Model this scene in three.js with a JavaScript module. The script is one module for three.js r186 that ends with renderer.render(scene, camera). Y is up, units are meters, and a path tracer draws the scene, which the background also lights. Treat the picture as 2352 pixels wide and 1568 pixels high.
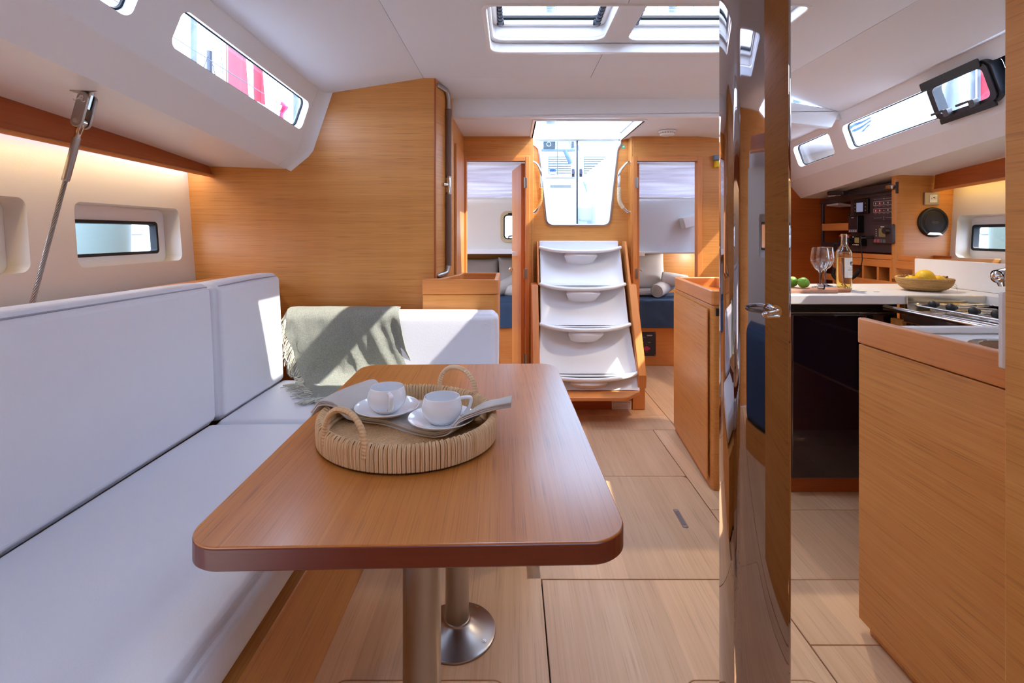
import * as THREE from 'three';
import { RoundedBoxGeometry } from 'three/addons/geometries/RoundedBoxGeometry.js';
import { mergeGeometries, mergeVertices, toCreasedNormals } from 'three/addons/utils/BufferGeometryUtils.js';
import { RectAreaLightUniformsLib } from 'three/addons/lights/RectAreaLightUniformsLib.js';

// ---------- camera, sky, sun, exposure ----------
RectAreaLightUniformsLib.init();
const scene = new THREE.Scene();
const F = 1130, H = 1.17;                       // focal length in pixels of the 2352 x 1568 frame, eye height above the sole
const camera = new THREE.PerspectiveCamera(2 * Math.atan(784 / F) * 180 / Math.PI, 1.5, 0.02, 300);
camera.position.set(0, H, 0);
camera.setViewOffset(2352, 1568, 0, 248, 2352, 1568);   // shifted lens: verticals stay upright
camera.updateProjectionMatrix();
const renderer = new THREE.WebGLRenderer();
renderer.toneMapping = THREE.LinearToneMapping;
renderer.toneMappingExposure = 1.0;
renderer.shadowMap.enabled = true;
scene.background = new THREE.Color(0.66, 0.87, 1.27);
scene.backgroundIntensity = 8.4;
const sun = new THREE.DirectionalLight(new THREE.Color(1.0, 0.95, 0.87), 11);
sun.position.set(0.90 * 8 + 0.4, 8 + 1, 0.25 * 8 - 2.4);
sun.target.position.set(0.4, 1, -2.4);
sun.castShadow = true;
sun.shadow.mapSize.set(2048, 2048);
Object.assign(sun.shadow.camera, { left: -5, right: 5, top: 5, bottom: -5, near: 0.5, far: 30 });
scene.add(sun, sun.target);

// ---------- helpers ----------
const V = (x, y, Z) => new THREE.Vector3(x, y, -Z);     // Z is the distance aft of the camera
let seedState = 7;
const rnd = () => { seedState = (seedState + 0x6d2b79f5) | 0; let t = Math.imul(seedState ^ (seedState >>> 15), 1 | seedState); t = (t + Math.imul(t ^ (t >>> 7), 61 | t)) ^ t; return ((t ^ (t >>> 14)) >>> 0) / 4294967296; };
const rr = (a, b) => a + (b - a) * rnd();
const taken = new Map();
function numbered(name) { const n = taken.get(name) ?? 0; taken.set(name, n + 1); return n ? name + '_' + String(n).padStart(3, '0') : name; }
function thing(name, label, category, pos, group, turn = 0) {
  const o = new THREE.Group(); o.name = numbered(name); scene.add(o);
  if (pos) o.position.copy(pos);
  o.rotation.y = turn;
  o.userData = { label, category }; if (group) o.userData.group = group;
  return o;
}
function mesh(name, geo, mat, parent, label) {           // a part, or with parent scene a one-mesh thing (tag it)
  const m = new THREE.Mesh(Array.isArray(geo) ? merge(geo) : geo, mat);
  m.name = name; m.castShadow = m.receiveShadow = true;
  if (label) m.userData.label = label;
  parent.add(m); return m;
}
function single(name, geo, mat, label, category, group) {
  const m = mesh(numbered(name), geo, mat, scene); m.userData = { label, category }; if (group) m.userData.group = group; return m;
}
function struct(name, geo, mat) { const m = mesh(name, geo, mat, scene); m.userData.kind = 'structure'; return m; }
function structGroup(name) { const g = new THREE.Group(); g.name = name; g.userData.kind = 'structure'; scene.add(g); return g; }
function another(root, label, group) { const c = root.clone(); c.name = numbered(root.name.replace(/_\d{3}$/, '')); c.userData = { ...root.userData, label }; if (group) c.userData.group = group; scene.add(c); return c; }
function merge(list) {
  const a = list.map((g) => { g = g.index ? g.toNonIndexed() : g; for (const k of Object.keys(g.attributes)) if (!['position', 'normal', 'uv'].includes(k)) g.deleteAttribute(k); if (!g.attributes.uv) g.setAttribute('uv', new THREE.BufferAttribute(new Float32Array(g.attributes.position.count * 2), 2)); return g; });
  return mergeGeometries(a);
}
const AX = { x: 0, y: 1, z: 2 };
function boxUV(geo, grain = 'x', off = 0) {              // uv in metres, u along the grain
  if (geo.index) geo = geo.toNonIndexed();
  const p = geo.attributes.position, n = geo.attributes.normal, uv = new Float32Array(p.count * 2), g = AX[grain];
  for (let i = 0; i < p.count; i++) {
    const c = [p.getX(i), p.getY(i), p.getZ(i)], m = [Math.abs(n.getX(i)), Math.abs(n.getY(i)), Math.abs(n.getZ(i))];
    const d = m.indexOf(Math.max(...m)), [a, b] = [0, 1, 2].filter((k) => k !== d);
    if (a === g) { uv[2 * i] = c[a]; uv[2 * i + 1] = c[b]; } else if (b === g) { uv[2 * i] = c[b]; uv[2 * i + 1] = c[a]; } else { uv[2 * i] = c[a] * 0.2; uv[2 * i + 1] = c[b]; }
    uv[2 * i] += off * 1.37; uv[2 * i + 1] += off;
  }
  geo.setAttribute('uv', new THREE.BufferAttribute(uv, 2));
  return geo;
}
function box(x0, x1, y0, y1, Z0, Z1, r = 0.002, grain = 'x', seg = 2) {
  const w = x1 - x0, h = y1 - y0, d = Z1 - Z0, g = new RoundedBoxGeometry(w, h, d, seg, Math.min(r, w * 0.49, h * 0.49, d * 0.49));
  g.translate((x0 + x1) / 2, (y0 + y1) / 2, -(Z0 + Z1) / 2);
  return boxUV(g, grain, rnd());
}
function flip(geo) {
  if (geo.index) geo = geo.toNonIndexed();
  for (const k of Object.keys(geo.attributes)) { const a = geo.attributes[k], s = a.itemSize, v = a.array; for (let i = 0; i < a.count; i += 3) for (let c = 0; c < s; c++) { const t = v[(i + 1) * s + c]; v[(i + 1) * s + c] = v[(i + 2) * s + c]; v[(i + 2) * s + c] = t; } }
  return geo;
}
function mapGeo(geo, fn, { crease = 0.6, flipped = false, grain } = {}) {
  if (geo.index) geo = geo.toNonIndexed();
  const p = geo.attributes.position, v = new THREE.Vector3();
  for (let i = 0; i < p.count; i++) { v.fromBufferAttribute(p, i); const w = fn(v.x, v.y, v.z); p.setXYZ(i, w.x, w.y, w.z); }
  if (flipped) geo = flip(geo);
  geo.deleteAttribute('normal');
  geo.computeVertexNormals();
  if (crease) geo = toCreasedNormals(geo, crease);
  return grain ? boxUV(geo, grain, rnd()) : geo;
}
function shapeOf(pts, holes = []) {
  const s = pts instanceof THREE.Shape ? pts : new THREE.Shape(pts.map(([a, b]) => new THREE.Vector2(a, b)));
  for (const h of holes) s.holes.push(h instanceof THREE.Path ? h : new THREE.Path(h.map(([a, b]) => new THREE.Vector2(a, b))));
  return s;
}
function rrect(x0, x1, y0, y1, r, hole) {                 // rounded rectangle as Shape or Path
  const s = hole ? new THREE.Path() : new THREE.Shape();
  s.moveTo(x0 + r, y0); s.lineTo(x1 - r, y0); s.absarc(x1 - r, y0 + r, r, -Math.PI / 2, 0, false); s.lineTo(x1, y1 - r); s.absarc(x1 - r, y1 - r, r, 0, Math.PI / 2, false);
  s.lineTo(x0 + r, y1); s.absarc(x0 + r, y1 - r, r, Math.PI / 2, Math.PI, false); s.lineTo(x0, y0 + r); s.absarc(x0 + r, y0 + r, r, Math.PI, Math.PI * 1.5, false);
  return s;
}
function rpoly(pts, r, hole) {                            // polygon with rounded corners; r a number or a list
  const s = hole ? new THREE.Path() : new THREE.Shape(), n = pts.length;
  pts.forEach((p, i) => {
    const a = pts[(i + n - 1) % n], b = pts[(i + 1) % n], q = Array.isArray(r) ? r[i] : r;
    const la = Math.hypot(a[0] - p[0], a[1] - p[1]), lb = Math.hypot(b[0] - p[0], b[1] - p[1]), k = Math.min(q, la * 0.48, lb * 0.48);
    const e = [p[0] + (a[0] - p[0]) / la * k, p[1] + (a[1] - p[1]) / la * k], f = [p[0] + (b[0] - p[0]) / lb * k, p[1] + (b[1] - p[1]) / lb * k];
    if (i) s.lineTo(...e); else s.moveTo(...e);
    if (k > 1e-4) s.quadraticCurveTo(p[0], p[1], f[0], f[1]);
  });
  s.closePath(); return s;
}
// slab: a 2-D outline thickened. 'xy' lies across the boat (a = Z range), 'Zy' along the boat upright (a = x range), 'xZ' lies flat (a = height range)
function slab(plane, outline, a0, a1, { holes = [], bevel = 0.0015, grain = 'x', crease = 0.5, seg = 10 } = {}) {
  const b = Math.min(bevel, Math.abs(a1 - a0) * 0.4);
  const g = new THREE.ExtrudeGeometry(shapeOf(outline, holes), { depth: Math.max(a1 - a0 - 2 * b, 1e-4), bevelEnabled: b > 0, bevelThickness: b, bevelSize: b, bevelOffset: -b, bevelSegments: b > 0.004 ? 4 : 1, curveSegments: seg });
  if (plane === 'xy') return mapGeo(g, (x, y, w) => new THREE.Vector3(x, y, -(a0 + b + w)), { flipped: true, grain, crease });
  if (plane === 'Zy') return mapGeo(g, (Z, y, w) => new THREE.Vector3(a0 + b + w, y, -Z), { flipped: false, grain, crease });
  return mapGeo(g, (x, Z, w) => new THREE.Vector3(x, a0 + b + w, -Z), { flipped: false, grain, crease });
}
// panel: outline in (s, t) of a four-cornered patch, thickened away from the cabin
function patch(c00, c10, c01, c11, outline, t0, t1, out, { holes = [], seg = 8, grain, crease = 0.4, su = 1, sv = 1 } = {}) {   // su, sv: outline units per side
  const g = new THREE.ExtrudeGeometry(shapeOf(outline, holes), { depth: 1, bevelEnabled: false, curveSegments: seg });
  const mid = c11.clone().add(c10).sub(c01).sub(c00), mid2 = c11.clone().add(c01).sub(c10).sub(c00), n = new THREE.Vector3().crossVectors(mid, mid2).normalize(); if (n.dot(out) < 0) n.negate();
  const f = (a, b, w) => { const s = a / su, t = b / sv; return c00.clone().multiplyScalar((1 - s) * (1 - t)).addScaledVector(c10, s * (1 - t)).addScaledVector(c01, (1 - s) * t).addScaledVector(c11, s * t).addScaledVector(n, t0 + (t1 - t0) * w); };
  const turn = new THREE.Vector3().crossVectors(mid, mid2).dot(n) < 0;
  return mapGeo(g, f, { flipped: turn, grain, crease });
}
function tube(pts, r, seg = 24, rs = 10, closed = false, caps = true) {
  const c = pts.isCurve ? pts : new THREE.CatmullRomCurve3(pts, closed, 'catmullrom', 0.5);
  const g = [new THREE.TubeGeometry(c, seg, r, rs, closed)];
  if (caps && !closed) for (const t of [0, 1]) g.push(new THREE.SphereGeometry(r, rs, 6).translate(...c.getPoint(t).toArray()));
  return merge(g);
}
function sweep(curve, n, rs, radius) {                    // tube whose radius is a function of (t, angle)
  const fr = curve.computeFrenetFrames(n), pos = [], uv = [], idx = [];
  for (let i = 0; i <= n; i++) { const t = i / n, c = curve.getPointAt(t); for (let j = 0; j <= rs; j++) { const a = j / rs * Math.PI * 2, r = radius(t, a), p = c.clone().addScaledVector(fr.normals[i], Math.cos(a) * r).addScaledVector(fr.binormals[i], Math.sin(a) * r); pos.push(p.x, p.y, p.z); uv.push(t, j / rs); } }
  for (let i = 0; i < n; i++) for (let j = 0; j < rs; j++) { const a = i * (rs + 1) + j, b = a + rs + 1; idx.push(a, a + 1, b, b, a + 1, b + 1); }
  const g = new THREE.BufferGeometry(); g.setAttribute('position', new THREE.Float32BufferAttribute(pos, 3)); g.setAttribute('uv', new THREE.Float32BufferAttribute(uv, 2)); g.setIndex(idx); g.computeVertexNormals(); return g;
}
const bentCurve = (pts, r) => {                           // straight runs joined by bends of radius r
  const path = new THREE.CurvePath(), n = pts.length; let from = pts[0];
  for (let i = 1; i < n - 1; i++) { const p = pts[i], a = from.clone().sub(p), b = pts[i + 1].clone().sub(p), k = Math.min(r, a.length() * 0.9, b.length() * 0.49), e = p.clone().addScaledVector(a.normalize(), k), f = p.clone().addScaledVector(b.normalize(), k); path.add(new THREE.LineCurve3(from, e)); path.add(new THREE.QuadraticBezierCurve3(e, p, f)); from = f; }
  path.add(new THREE.LineCurve3(from, pts[n - 1])); return path;
};
function bentTube(pts, r, bend, seg = 48, rs = 12) { const c = bentCurve(pts, bend), q = c.getSpacedPoints(seg); return merge([new THREE.TubeGeometry(new THREE.CatmullRomCurve3(q), seg * 2, r, rs), new THREE.SphereGeometry(r, rs, 6).translate(...q[0].toArray()), new THREE.SphereGeometry(r, rs, 6).translate(...q[seg].toArray())]); }
function rod(a, b, r0, r1 = r0, rs = 16) { const d = b.clone().sub(a), g = new THREE.CylinderGeometry(r1, r0, d.length(), rs, 1); g.applyQuaternion(new THREE.Quaternion().setFromUnitVectors(new THREE.Vector3(0, 1, 0), d.clone().normalize())); return g.translate(...a.clone().add(b).multiplyScalar(0.5).toArray()); }
function lathe(pts, seg = 40) { return new THREE.LatheGeometry(pts.map(([r, y]) => new THREE.Vector2(r, y)), seg); }
function smoothProfile(pts, n = 40) { return new THREE.SplineCurve(pts.map(([a, b]) => new THREE.Vector2(a, b))).getPoints(n).map((p) => [Math.max(p.x, 0), p.y]); }
function grid(nu, nv, fn) {                               // surface from (u, v)
  const pos = [], uv = [], idx = [];
  for (let i = 0; i <= nu; i++) for (let j = 0; j <= nv; j++) { const p = fn(i / nu, j / nv); pos.push(p.x, p.y, p.z); uv.push(i / nu, j / nv); }
  for (let i = 0; i < nu; i++) for (let j = 0; j < nv; j++) { const a = i * (nv + 1) + j, b = a + nv + 1; idx.push(a, b, a + 1, b, b + 1, a + 1); }
  const g = new THREE.BufferGeometry(); g.setAttribute('position', new THREE.Float32BufferAttribute(pos, 3)); g.setAttribute('uv', new THREE.Float32BufferAttribute(uv, 2)); g.setIndex(idx); g.computeVertexNormals(); return g;
}
function cloth(nu, nv, fn, thick) {                       // a closed sheet: fn gives the upper face, the lower face lies thick below it along the normal
  const top = grid(nu, nv, fn), n = top.attributes.normal, p = top.attributes.position, pos = [...p.array], uv = [...top.attributes.uv.array], idx = [...top.index.array], N = p.count;
  for (let i = 0; i < N; i++) { pos.push(p.getX(i) - n.getX(i) * thick, p.getY(i) - n.getY(i) * thick, p.getZ(i) - n.getZ(i) * thick); uv.push(uv[2 * i], uv[2 * i + 1]); }
  for (let i = 0; i < top.index.count; i += 3) idx.push(idx[i] + N, idx[i + 2] + N, idx[i + 1] + N);
  const W = nv + 1, at = (i, j) => i * W + j, edge = (a, b) => idx.push(a, b, a + N, b, b + N, a + N);
  for (let i = 0; i < nu; i++) { edge(at(i + 1, 0), at(i, 0)); edge(at(i, nv), at(i + 1, nv)); }
  for (let j = 0; j < nv; j++) { edge(at(0, j), at(0, j + 1)); edge(at(nu, j + 1), at(nu, j)); }
  const g = new THREE.BufferGeometry(); g.setAttribute('position', new THREE.Float32BufferAttribute(pos, 3)); g.setAttribute('uv', new THREE.Float32BufferAttribute(uv, 2)); g.setIndex(idx); g.computeVertexNormals();
  return toCreasedNormals(g, 1.0);
}
// a stuffed cushion: rounded box with crowned faces and slight puckers
function cushion(w, h, d, r, crown = 0.01, seg = 20) {
  let g = new THREE.BoxGeometry(2, 2, 2, seg, seg, seg); g.deleteAttribute('uv'); g.deleteAttribute('normal'); g = mergeVertices(g, 1e-5);
  const p = g.attributes.position, half = [w / 2, h / 2, d / 2], rs = half.map((q) => Math.min(r, q * 0.95));
  const at = (t, k) => { const a = Math.abs(t), m = half[k] - rs[k]; return Math.sign(t) * (a > 0.6 ? m + rs[k] * (a - 0.6) / 0.4 : m * a / 0.6); };
  for (let i = 0; i < p.count; i++) {
    const t = [p.getX(i), p.getY(i), p.getZ(i)], q = t.map(at), c = q.map((x, k) => Math.max(-(half[k] - rs[k]), Math.min(half[k] - rs[k], x)));
    const dir = q.map((x, k) => (x - c[k]) / rs[k]), l = Math.hypot(...dir) || 1, o = c.map((x, k) => x + dir[k] / l * rs[k]);
    for (let k = 0; k < 3; k++) if (Math.abs(t[k]) > 0.999) { const [a, b] = [0, 1, 2].filter((m) => m !== k); o[k] += Math.sign(t[k]) * crown * Math.max(0, (1 - t[a] ** 2)) ** 0.6 * Math.max(0, (1 - t[b] ** 2)) ** 0.6; }
    p.setXYZ(i, ...o);
  }
  g.computeVertexNormals(); return boxUV(g, 'x', rnd());
}

// ---------- procedural textures ----------
const hash = (x, y, s) => { let n = (x * 374761393 + y * 668265263 + s * 974711) | 0; n = Math.imul(n ^ (n >>> 13), 1274126177); return ((n ^ (n >>> 16)) >>> 0) / 4294967296; };
function vnoise(x, y, px, py, s) {                        // value noise that repeats every px, py cells
  const ix = Math.floor(x), iy = Math.floor(y), fx = x - ix, fy = y - iy, u = fx * fx * (3 - 2 * fx), v = fy * fy * (3 - 2 * fy);
  const m = (a, p) => ((a % p) + p) % p, x0 = m(ix, px), x1 = m(ix + 1, px), y0 = m(iy, py), y1 = m(iy + 1, py);
  return (hash(x0, y0, s) * (1 - u) + hash(x1, y0, s) * u) * (1 - v) + (hash(x0, y1, s) * (1 - u) + hash(x1, y1, s) * u) * v;
}
function tex(w, h, fill, sizeU, sizeV, srgb = true) {     // fill(u, v) -> [r, g, b] in 0..255 ; the image covers sizeU x sizeV metres
  const d = new Uint8Array(w * h * 4);
  for (let j = 0; j < h; j++) for (let i = 0; i < w; i++) { const c = fill(i / w, j / h), o = (j * w + i) * 4; d[o] = Math.max(0, Math.min(255, c[0])); d[o + 1] = Math.max(0, Math.min(255, c[1])); d[o + 2] = Math.max(0, Math.min(255, c[2])); d[o + 3] = 255; }
  const t = new THREE.DataTexture(d, w, h, THREE.RGBAFormat);
  t.magFilter = THREE.LinearFilter; t.minFilter = THREE.LinearMipmapLinearFilter; t.generateMipmaps = true; t.wrapS = t.wrapT = THREE.RepeatWrapping; t.repeat.set(1 / sizeU, 1 / sizeV);
  if (srgb) t.colorSpace = THREE.SRGBColorSpace;
  t.needsUpdate = true; return t;
}
const mixc = (a, b, k) => [a[0] + (b[0] - a[0]) * k, a[1] + (b[1] - a[1]) * k, a[2] + (b[2] - a[2]) * k];
// straight-grained veneer: light and dark colour, dark pores
function veneer(light, dark, pore, { U = 1.2, Vv = 0.6, w = 1024, h = 1024, seed = 1, pores = 1, bands = 14, strips = 0, stripTone = 0 } = {}) {
  return tex(w, h, (u, v) => {
    const wob = (vnoise(u * 3, v * 4, 3, 4, seed + 9) - 0.5) * 0.012, vv = v + wob;
    let k = 0.45 * vnoise(u * 2, vv * bands, 2, bands, seed) + 0.3 * vnoise(u * 4, vv * bands * 5, 4, bands * 5, seed + 1) + 0.35 * vnoise(u * 8, vv * bands * 16, 8, bands * 16, seed + 2) - 0.05;
    let c = mixc(light, dark, Math.max(0, Math.min(1, k)));
    if (strips) { const s = Math.floor(v * strips), t = (hash(s, 2, seed + 5) - 0.5) * stripTone; c = c.map((x) => x * (1 + t)); }
    const fine = vnoise(u * 14, vv * 360, 14, 360, seed + 3), p = Math.max(0, fine - 0.66) * 3.0 * pores;
    return mixc(c, pore, Math.min(0.75, p * (0.35 + 0.65 * vnoise(u * 5, v * 9, 5, 9, seed + 4))));
  }, U, Vv);
}
const grainBump = tex(1024, 1024, (u, v) => { const k = 255 * (0.6 * vnoise(u * 24, v * 330, 24, 330, 3) + 0.4 * vnoise(u * 10, v * 160, 10, 160, 5)); return [k, k, k]; }, 1.2, 0.6, false);
const leatherBump = tex(512, 512, (u, v) => { const k = 255 * (0.5 * vnoise(u * 128, v * 128, 128, 128, 11) + 0.5 * vnoise(u * 40, v * 40, 40, 40, 12)); return [k, k, k]; }, 0.15, 0.15, false);
const clothBump = tex(512, 512, (u, v) => { const a = Math.abs(Math.sin(u * Math.PI * 128)), b = Math.abs(Math.sin(v * Math.PI * 128)); const k = 255 * (0.35 * a + 0.35 * b + 0.3 * vnoise(u * 90, v * 90, 90, 90, 4)); return [k, k, k]; }, 0.1, 0.1, false);
const wallVeneer = veneer([224, 156, 80], [200, 128, 54], [136, 80, 30], { U: 1.6, Vv: 0.8, w: 1536, h: 1536, seed: 21, bands: 22, pores: 0.5 });
const floorVeneer = veneer([231, 190, 148], [210, 163, 117], [166, 130, 98], { U: 2.0, Vv: 1.0, w: 1536, h: 1536, seed: 31, bands: 10, strips: 11, stripTone: 0.10, pores: 0.5 });
const tableVeneer = veneer([206, 132, 60], [180, 105, 40], [126, 70, 26], { U: 1.4, Vv: 0.7, w: 1536, h: 1536, seed: 41, bands: 26, pores: 0.6 });
const trimVeneer = veneer([228, 152, 82], [210, 128, 60], [170, 98, 44], { U: 1.2, Vv: 0.6, w: 512, h: 512, seed: 51, bands: 8, pores: 0.5 });
const std = (o) => new THREE.MeshStandardMaterial(o), phys = (o) => new THREE.MeshPhysicalMaterial(o);
const satin = { clearcoat: 0.35, clearcoatRoughness: 0.32 };
const M = {
  wall: phys({ map: wallVeneer, bumpMap: grainBump, bumpScale: 0.00025, roughness: 0.48, ...satin }),
  floor: phys({ map: floorVeneer, bumpMap: grainBump, bumpScale: 0.0003, roughness: 0.5, clearcoat: 0.25, clearcoatRoughness: 0.4 }),
  table: phys({ map: tableVeneer, bumpMap: grainBump, bumpScale: 0.0001, roughness: 0.36, clearcoat: 0.7, clearcoatRoughness: 0.2 }),
  tableEdge: phys({ map: trimVeneer, color: 0x7c4840, roughness: 0.4, ...satin }),
  trim: phys({ map: trimVeneer, bumpMap: grainBump, bumpScale: 0.00015, roughness: 0.42, ...satin }),
  trimDark: phys({ map: wallVeneer, color: 0xd09c6c, roughness: 0.45, ...satin }),
  ceiling: std({ color: 0xe2e5ea, roughness: 0.75, bumpMap: leatherBump, bumpScale: 0.0002 }),
  gel: phys({ color: 0xebeef2, roughness: 0.38, clearcoat: 0.3, clearcoatRoughness: 0.25 }),
  hull: std({ color: 0xe2dbd0, roughness: 0.7, bumpMap: leatherBump, bumpScale: 0.0002 }),
  seat: phys({ color: 0xe6e7ee, roughness: 0.5, bumpMap: leatherBump, bumpScale: 0.00025, clearcoat: 0.12, clearcoatRoughness: 0.45 }),
  seatSide: std({ color: 0xe0d6cc, roughness: 0.6 }),
  seam: std({ color: 0xa6a6b0, roughness: 0.8 }),
  steel: std({ color: 0xd2d0cf, metalness: 1, roughness: 0.07 }),
  brushed: std({ color: 0xaca6a1, metalness: 1, roughness: 0.32 }),
  mirror: std({ color: 0xaaa1a2, metalness: 1, roughness: 0.03 }),
  dark: std({ color: 0x17161a, roughness: 0.5 }),
  black: std({ color: 0x0c0b0e, roughness: 0.35 }),
  gasket: std({ color: 0x14151a, roughness: 0.6 }),
  pane: phys({ color: 0xffffff, transmission: 1, thickness: 0, roughness: 0, ior: 1.45 }),
  acrylic: phys({ color: 0xdfe8ea, transmission: 1, thickness: 0, roughness: 0, ior: 1.45 }),
  white: phys({ color: 0xeceae8, roughness: 0.35, clearcoat: 0.3, clearcoatRoughness: 0.2 }),
  whitePlastic: std({ color: 0xe6e4e0, roughness: 0.4 }),
  porcelain: phys({ color: 0xf6f7fa, roughness: 0.22, clearcoat: 1, clearcoatRoughness: 0.04 }),
  linen: std({ color: 0xe2dad2, roughness: 0.95, bumpMap: clothBump, bumpScale: 0.0004 }),
  navy: std({ color: 0x3b5270, roughness: 0.95 }),
  pillow: std({ color: 0xe6e4e2, roughness: 0.9 }),
};

// ---------- the setting: sole, coachroof, hull sides, bulkheads ----------
const FWD = -1.3;
const unit = [[0, 0], [1, 0], [1, 1], [0, 1]];
// sole: dark bearer under loose veneered panels with open joints
const floor = structGroup('floor');
mesh('floor_bearer', box(-1.9, 2.75, -0.06, -0.019, FWD, 5.6, 0.001), M.dark, floor);
function solePanel(x0, x1, Z0, Z1, { r = 0.0015, holes = [], outline } = {}) {
  mesh('floor_panel', slab('xZ', outline ?? rrect(x0, x1, Z0, Z1, r), -0.018, 0, { holes, bevel: 0.0012, grain: 'z' }), M.floor, floor);
}
const hatchA = [-0.462, -0.02, 0.45, 1.288, 0.03], hatchB = [0.452, 0.80, 0.45, 1.288, 0.03];
const grow = ([a, b, c, d, r], e) => [a - e, b + e, c - e, d + e, r + e];
const hole = (h) => rrect(...grow(h, 0.0022), true);
solePanel(-0.62, 0.098, FWD, 1.785, { holes: [hole(hatchA)] });
solePanel(0.102, 0.846, FWD, 1.663, { holes: [hole(hatchB)] });
for (const h of [hatchA, hatchB]) mesh('floor_hatch', slab('xZ', rrect(...h), -0.018, 0, { bevel: 0.0012, grain: 'z' }), M.floor, floor);
solePanel(0.850, 2.7, FWD, 1.398); solePanel(0.850, 2.7, 1.402, 1.663);
solePanel(0.05, 0.838, 1.667, 2.372, { outline: rpoly([[0.05, 1.667], [0.838, 1.667], [0.838, 2.372], [0.05, 2.372]], [0.002, 0.002, 0.03, 0.002]) });
solePanel(0.842, 2.7, 1.667, 2.083); solePanel(0.842, 2.7, 2.087, 2.93);
solePanel(-0.62, 0.838, 2.376, 2.93); solePanel(-0.5, 0.988, 2.934, 3.168); solePanel(0.992, 2.7, 2.934, 5.6); solePanel(-1.9, 0.988, 3.172, 5.6);
mesh('floor_screw', [[-0.50, 1.74], [-0.03, 1.75]].map(([x, Z]) => new THREE.CylinderGeometry(0.004, 0.004, 0.002, 12).translate(x, 0.0008, -Z)), M.brushed, floor);
const pull = structGroup('trim_1');
mesh('floor_pull', slab('xZ', rrect(0.681, 0.703, 1.955, 2.085, 0.006), 0.0002, 0.003, { bevel: 0.0008 }), M.brushed, pull);
mesh('pull_slot', slab('xZ', rrect(0.686, 0.698, 1.972, 2.068, 0.004), 0.0031, 0.0042, { bevel: 0.0004 }), std({ color: 0x8a8684, metalness: 1, roughness: 0.5 }), pull);

// coachroof, deckhead and hull sides; port and starboard each from five chines that run fore and aft
const chine = (x, y, k) => (Z) => V(x, y + k * (2.7 - Z), Z);
const port = { A: chine(-0.487, 2.022, 0), B: chine(-1.03, 1.935, 0.03), C: chine(-1.137, 1.612, 0.083), D: chine(-1.158, 1.595, 0.083), E: chine(-1.245, 1.524, 0.081), G: chine(-1.72, 1.54, 0.062), end: 2.71, out: -1 };
const stbd = { A: chine(1.487, 2.022, 0), B: chine(1.95, 1.907, 0.073), C: chine(2.052, 1.627, 0.078), D: chine(2.072, 1.610, 0.085), E: chine(2.155, 1.5445, 0.115), G: chine(2.66, 1.51, 0.09), end: 3.70, out: 1 };
const ceiling = structGroup('ceiling');
const strip = (s, p, q, t, mat, name, Z0 = FWD, Z1 = s.end, outv) => mesh(name, patch(s[p](Z0), s[p](Z1), s[q](Z0), s[q](Z1), unit, 0, t, outv, { grain: 'z' }), mat, ceiling);
for (const s of [port, stbd]) {
  const up = new THREE.Vector3(0, 1, 0), outw = new THREE.Vector3(s.out, 0.4, 0);
  if (s === port) strip(s, 'A', 'B', 0.05, M.ceiling, 'ceiling_panel', FWD, s.end, up);
  else { strip(s, 'A', 'B', 0.05, M.ceiling, 'ceiling_panel', FWD, 2.93, up); mesh('ceiling_panel', patch(V(1.30, 1.862, 2.93), V(1.30, 1.862, 3.7), V(1.97, 1.85, 2.93), V(1.97, 1.80, 3.7), unit, 0, 0.06, up), M.ceiling, ceiling); }
  strip(s, 'C', 'D', 0.03, M.gel, 'ceiling_moulding', FWD, s.end, outw);
  strip(s, 'D', 'E', 0.03, M.gel, 'ceiling_moulding', FWD, s.end, outw);
  strip(s, 'E', 'G', 0.05, M.gel, 'deckhead_panel', FWD, s.end, up);
}
// centre deckhead: two panels that meet on the seam beside the hatches
const HX0 = -0.104, HX1 = 1.125, HZ0 = 1.83, HZ1 = 2.31, SEAM = 0.43, END = 2.70;
const fwdHatch = { x0: -0.1, x1: 1.0, Z0: -0.55, Z1: 0.1 };
const fwdHole = rrect(fwdHatch.x0, SEAM - 0.03, fwdHatch.Z0, fwdHatch.Z1, 0.05, true), fwdHole2 = rrect(SEAM + 0.03, fwdHatch.x1, fwdHatch.Z0, fwdHatch.Z1, 0.05, true);
mesh('ceiling_panel', slab('xZ', rpoly([[-0.485, FWD], [SEAM - 0.0015, FWD], [SEAM - 0.0015, HZ0], [HX0, HZ0], [HX0, HZ1], [SEAM - 0.0015, HZ1], [SEAM - 0.0015, END], [-0.485, END]], [0, 0, 0, 0.05, 0.07, 0, 0, 0]), 2.022, 2.072, { bevel: 0.001, holes: [fwdHole] }), M.ceiling, ceiling);
mesh('ceiling_panel', slab('xZ', rpoly([[1.485, FWD], [SEAM + 0.0015, FWD], [SEAM + 0.0015, HZ0], [HX1, HZ0], [HX1, HZ1], [SEAM + 0.0015, HZ1], [SEAM + 0.0015, END], [1.485, END]].reverse(), [0, 0, 0, 0.07, 0.05, 0, 0, 0]), 2.022, 2.072, { bevel: 0.001, holes: [fwdHole2] }), M.ceiling, ceiling);
mesh('ceiling_panel', patch(V(-0.6, 2.022, END), V(1.487, 2.022, END), V(-0.6, 1.966, 2.93), V(1.487, 1.966, 2.93), unit, 0, 0.05, new THREE.Vector3(0, 1, 0)), M.ceiling, ceiling);
mesh('ceiling_beam', slab('xy', rpoly([[-0.42, 1.858], [1.3, 1.858], [1.90, 1.80], [1.95, 1.90], [1.487, 1.98], [1.3, 1.985], [-0.42, 1.985]], 0.006), 2.92, 2.975, { bevel: 0.006 }), M.gel, ceiling);
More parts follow.
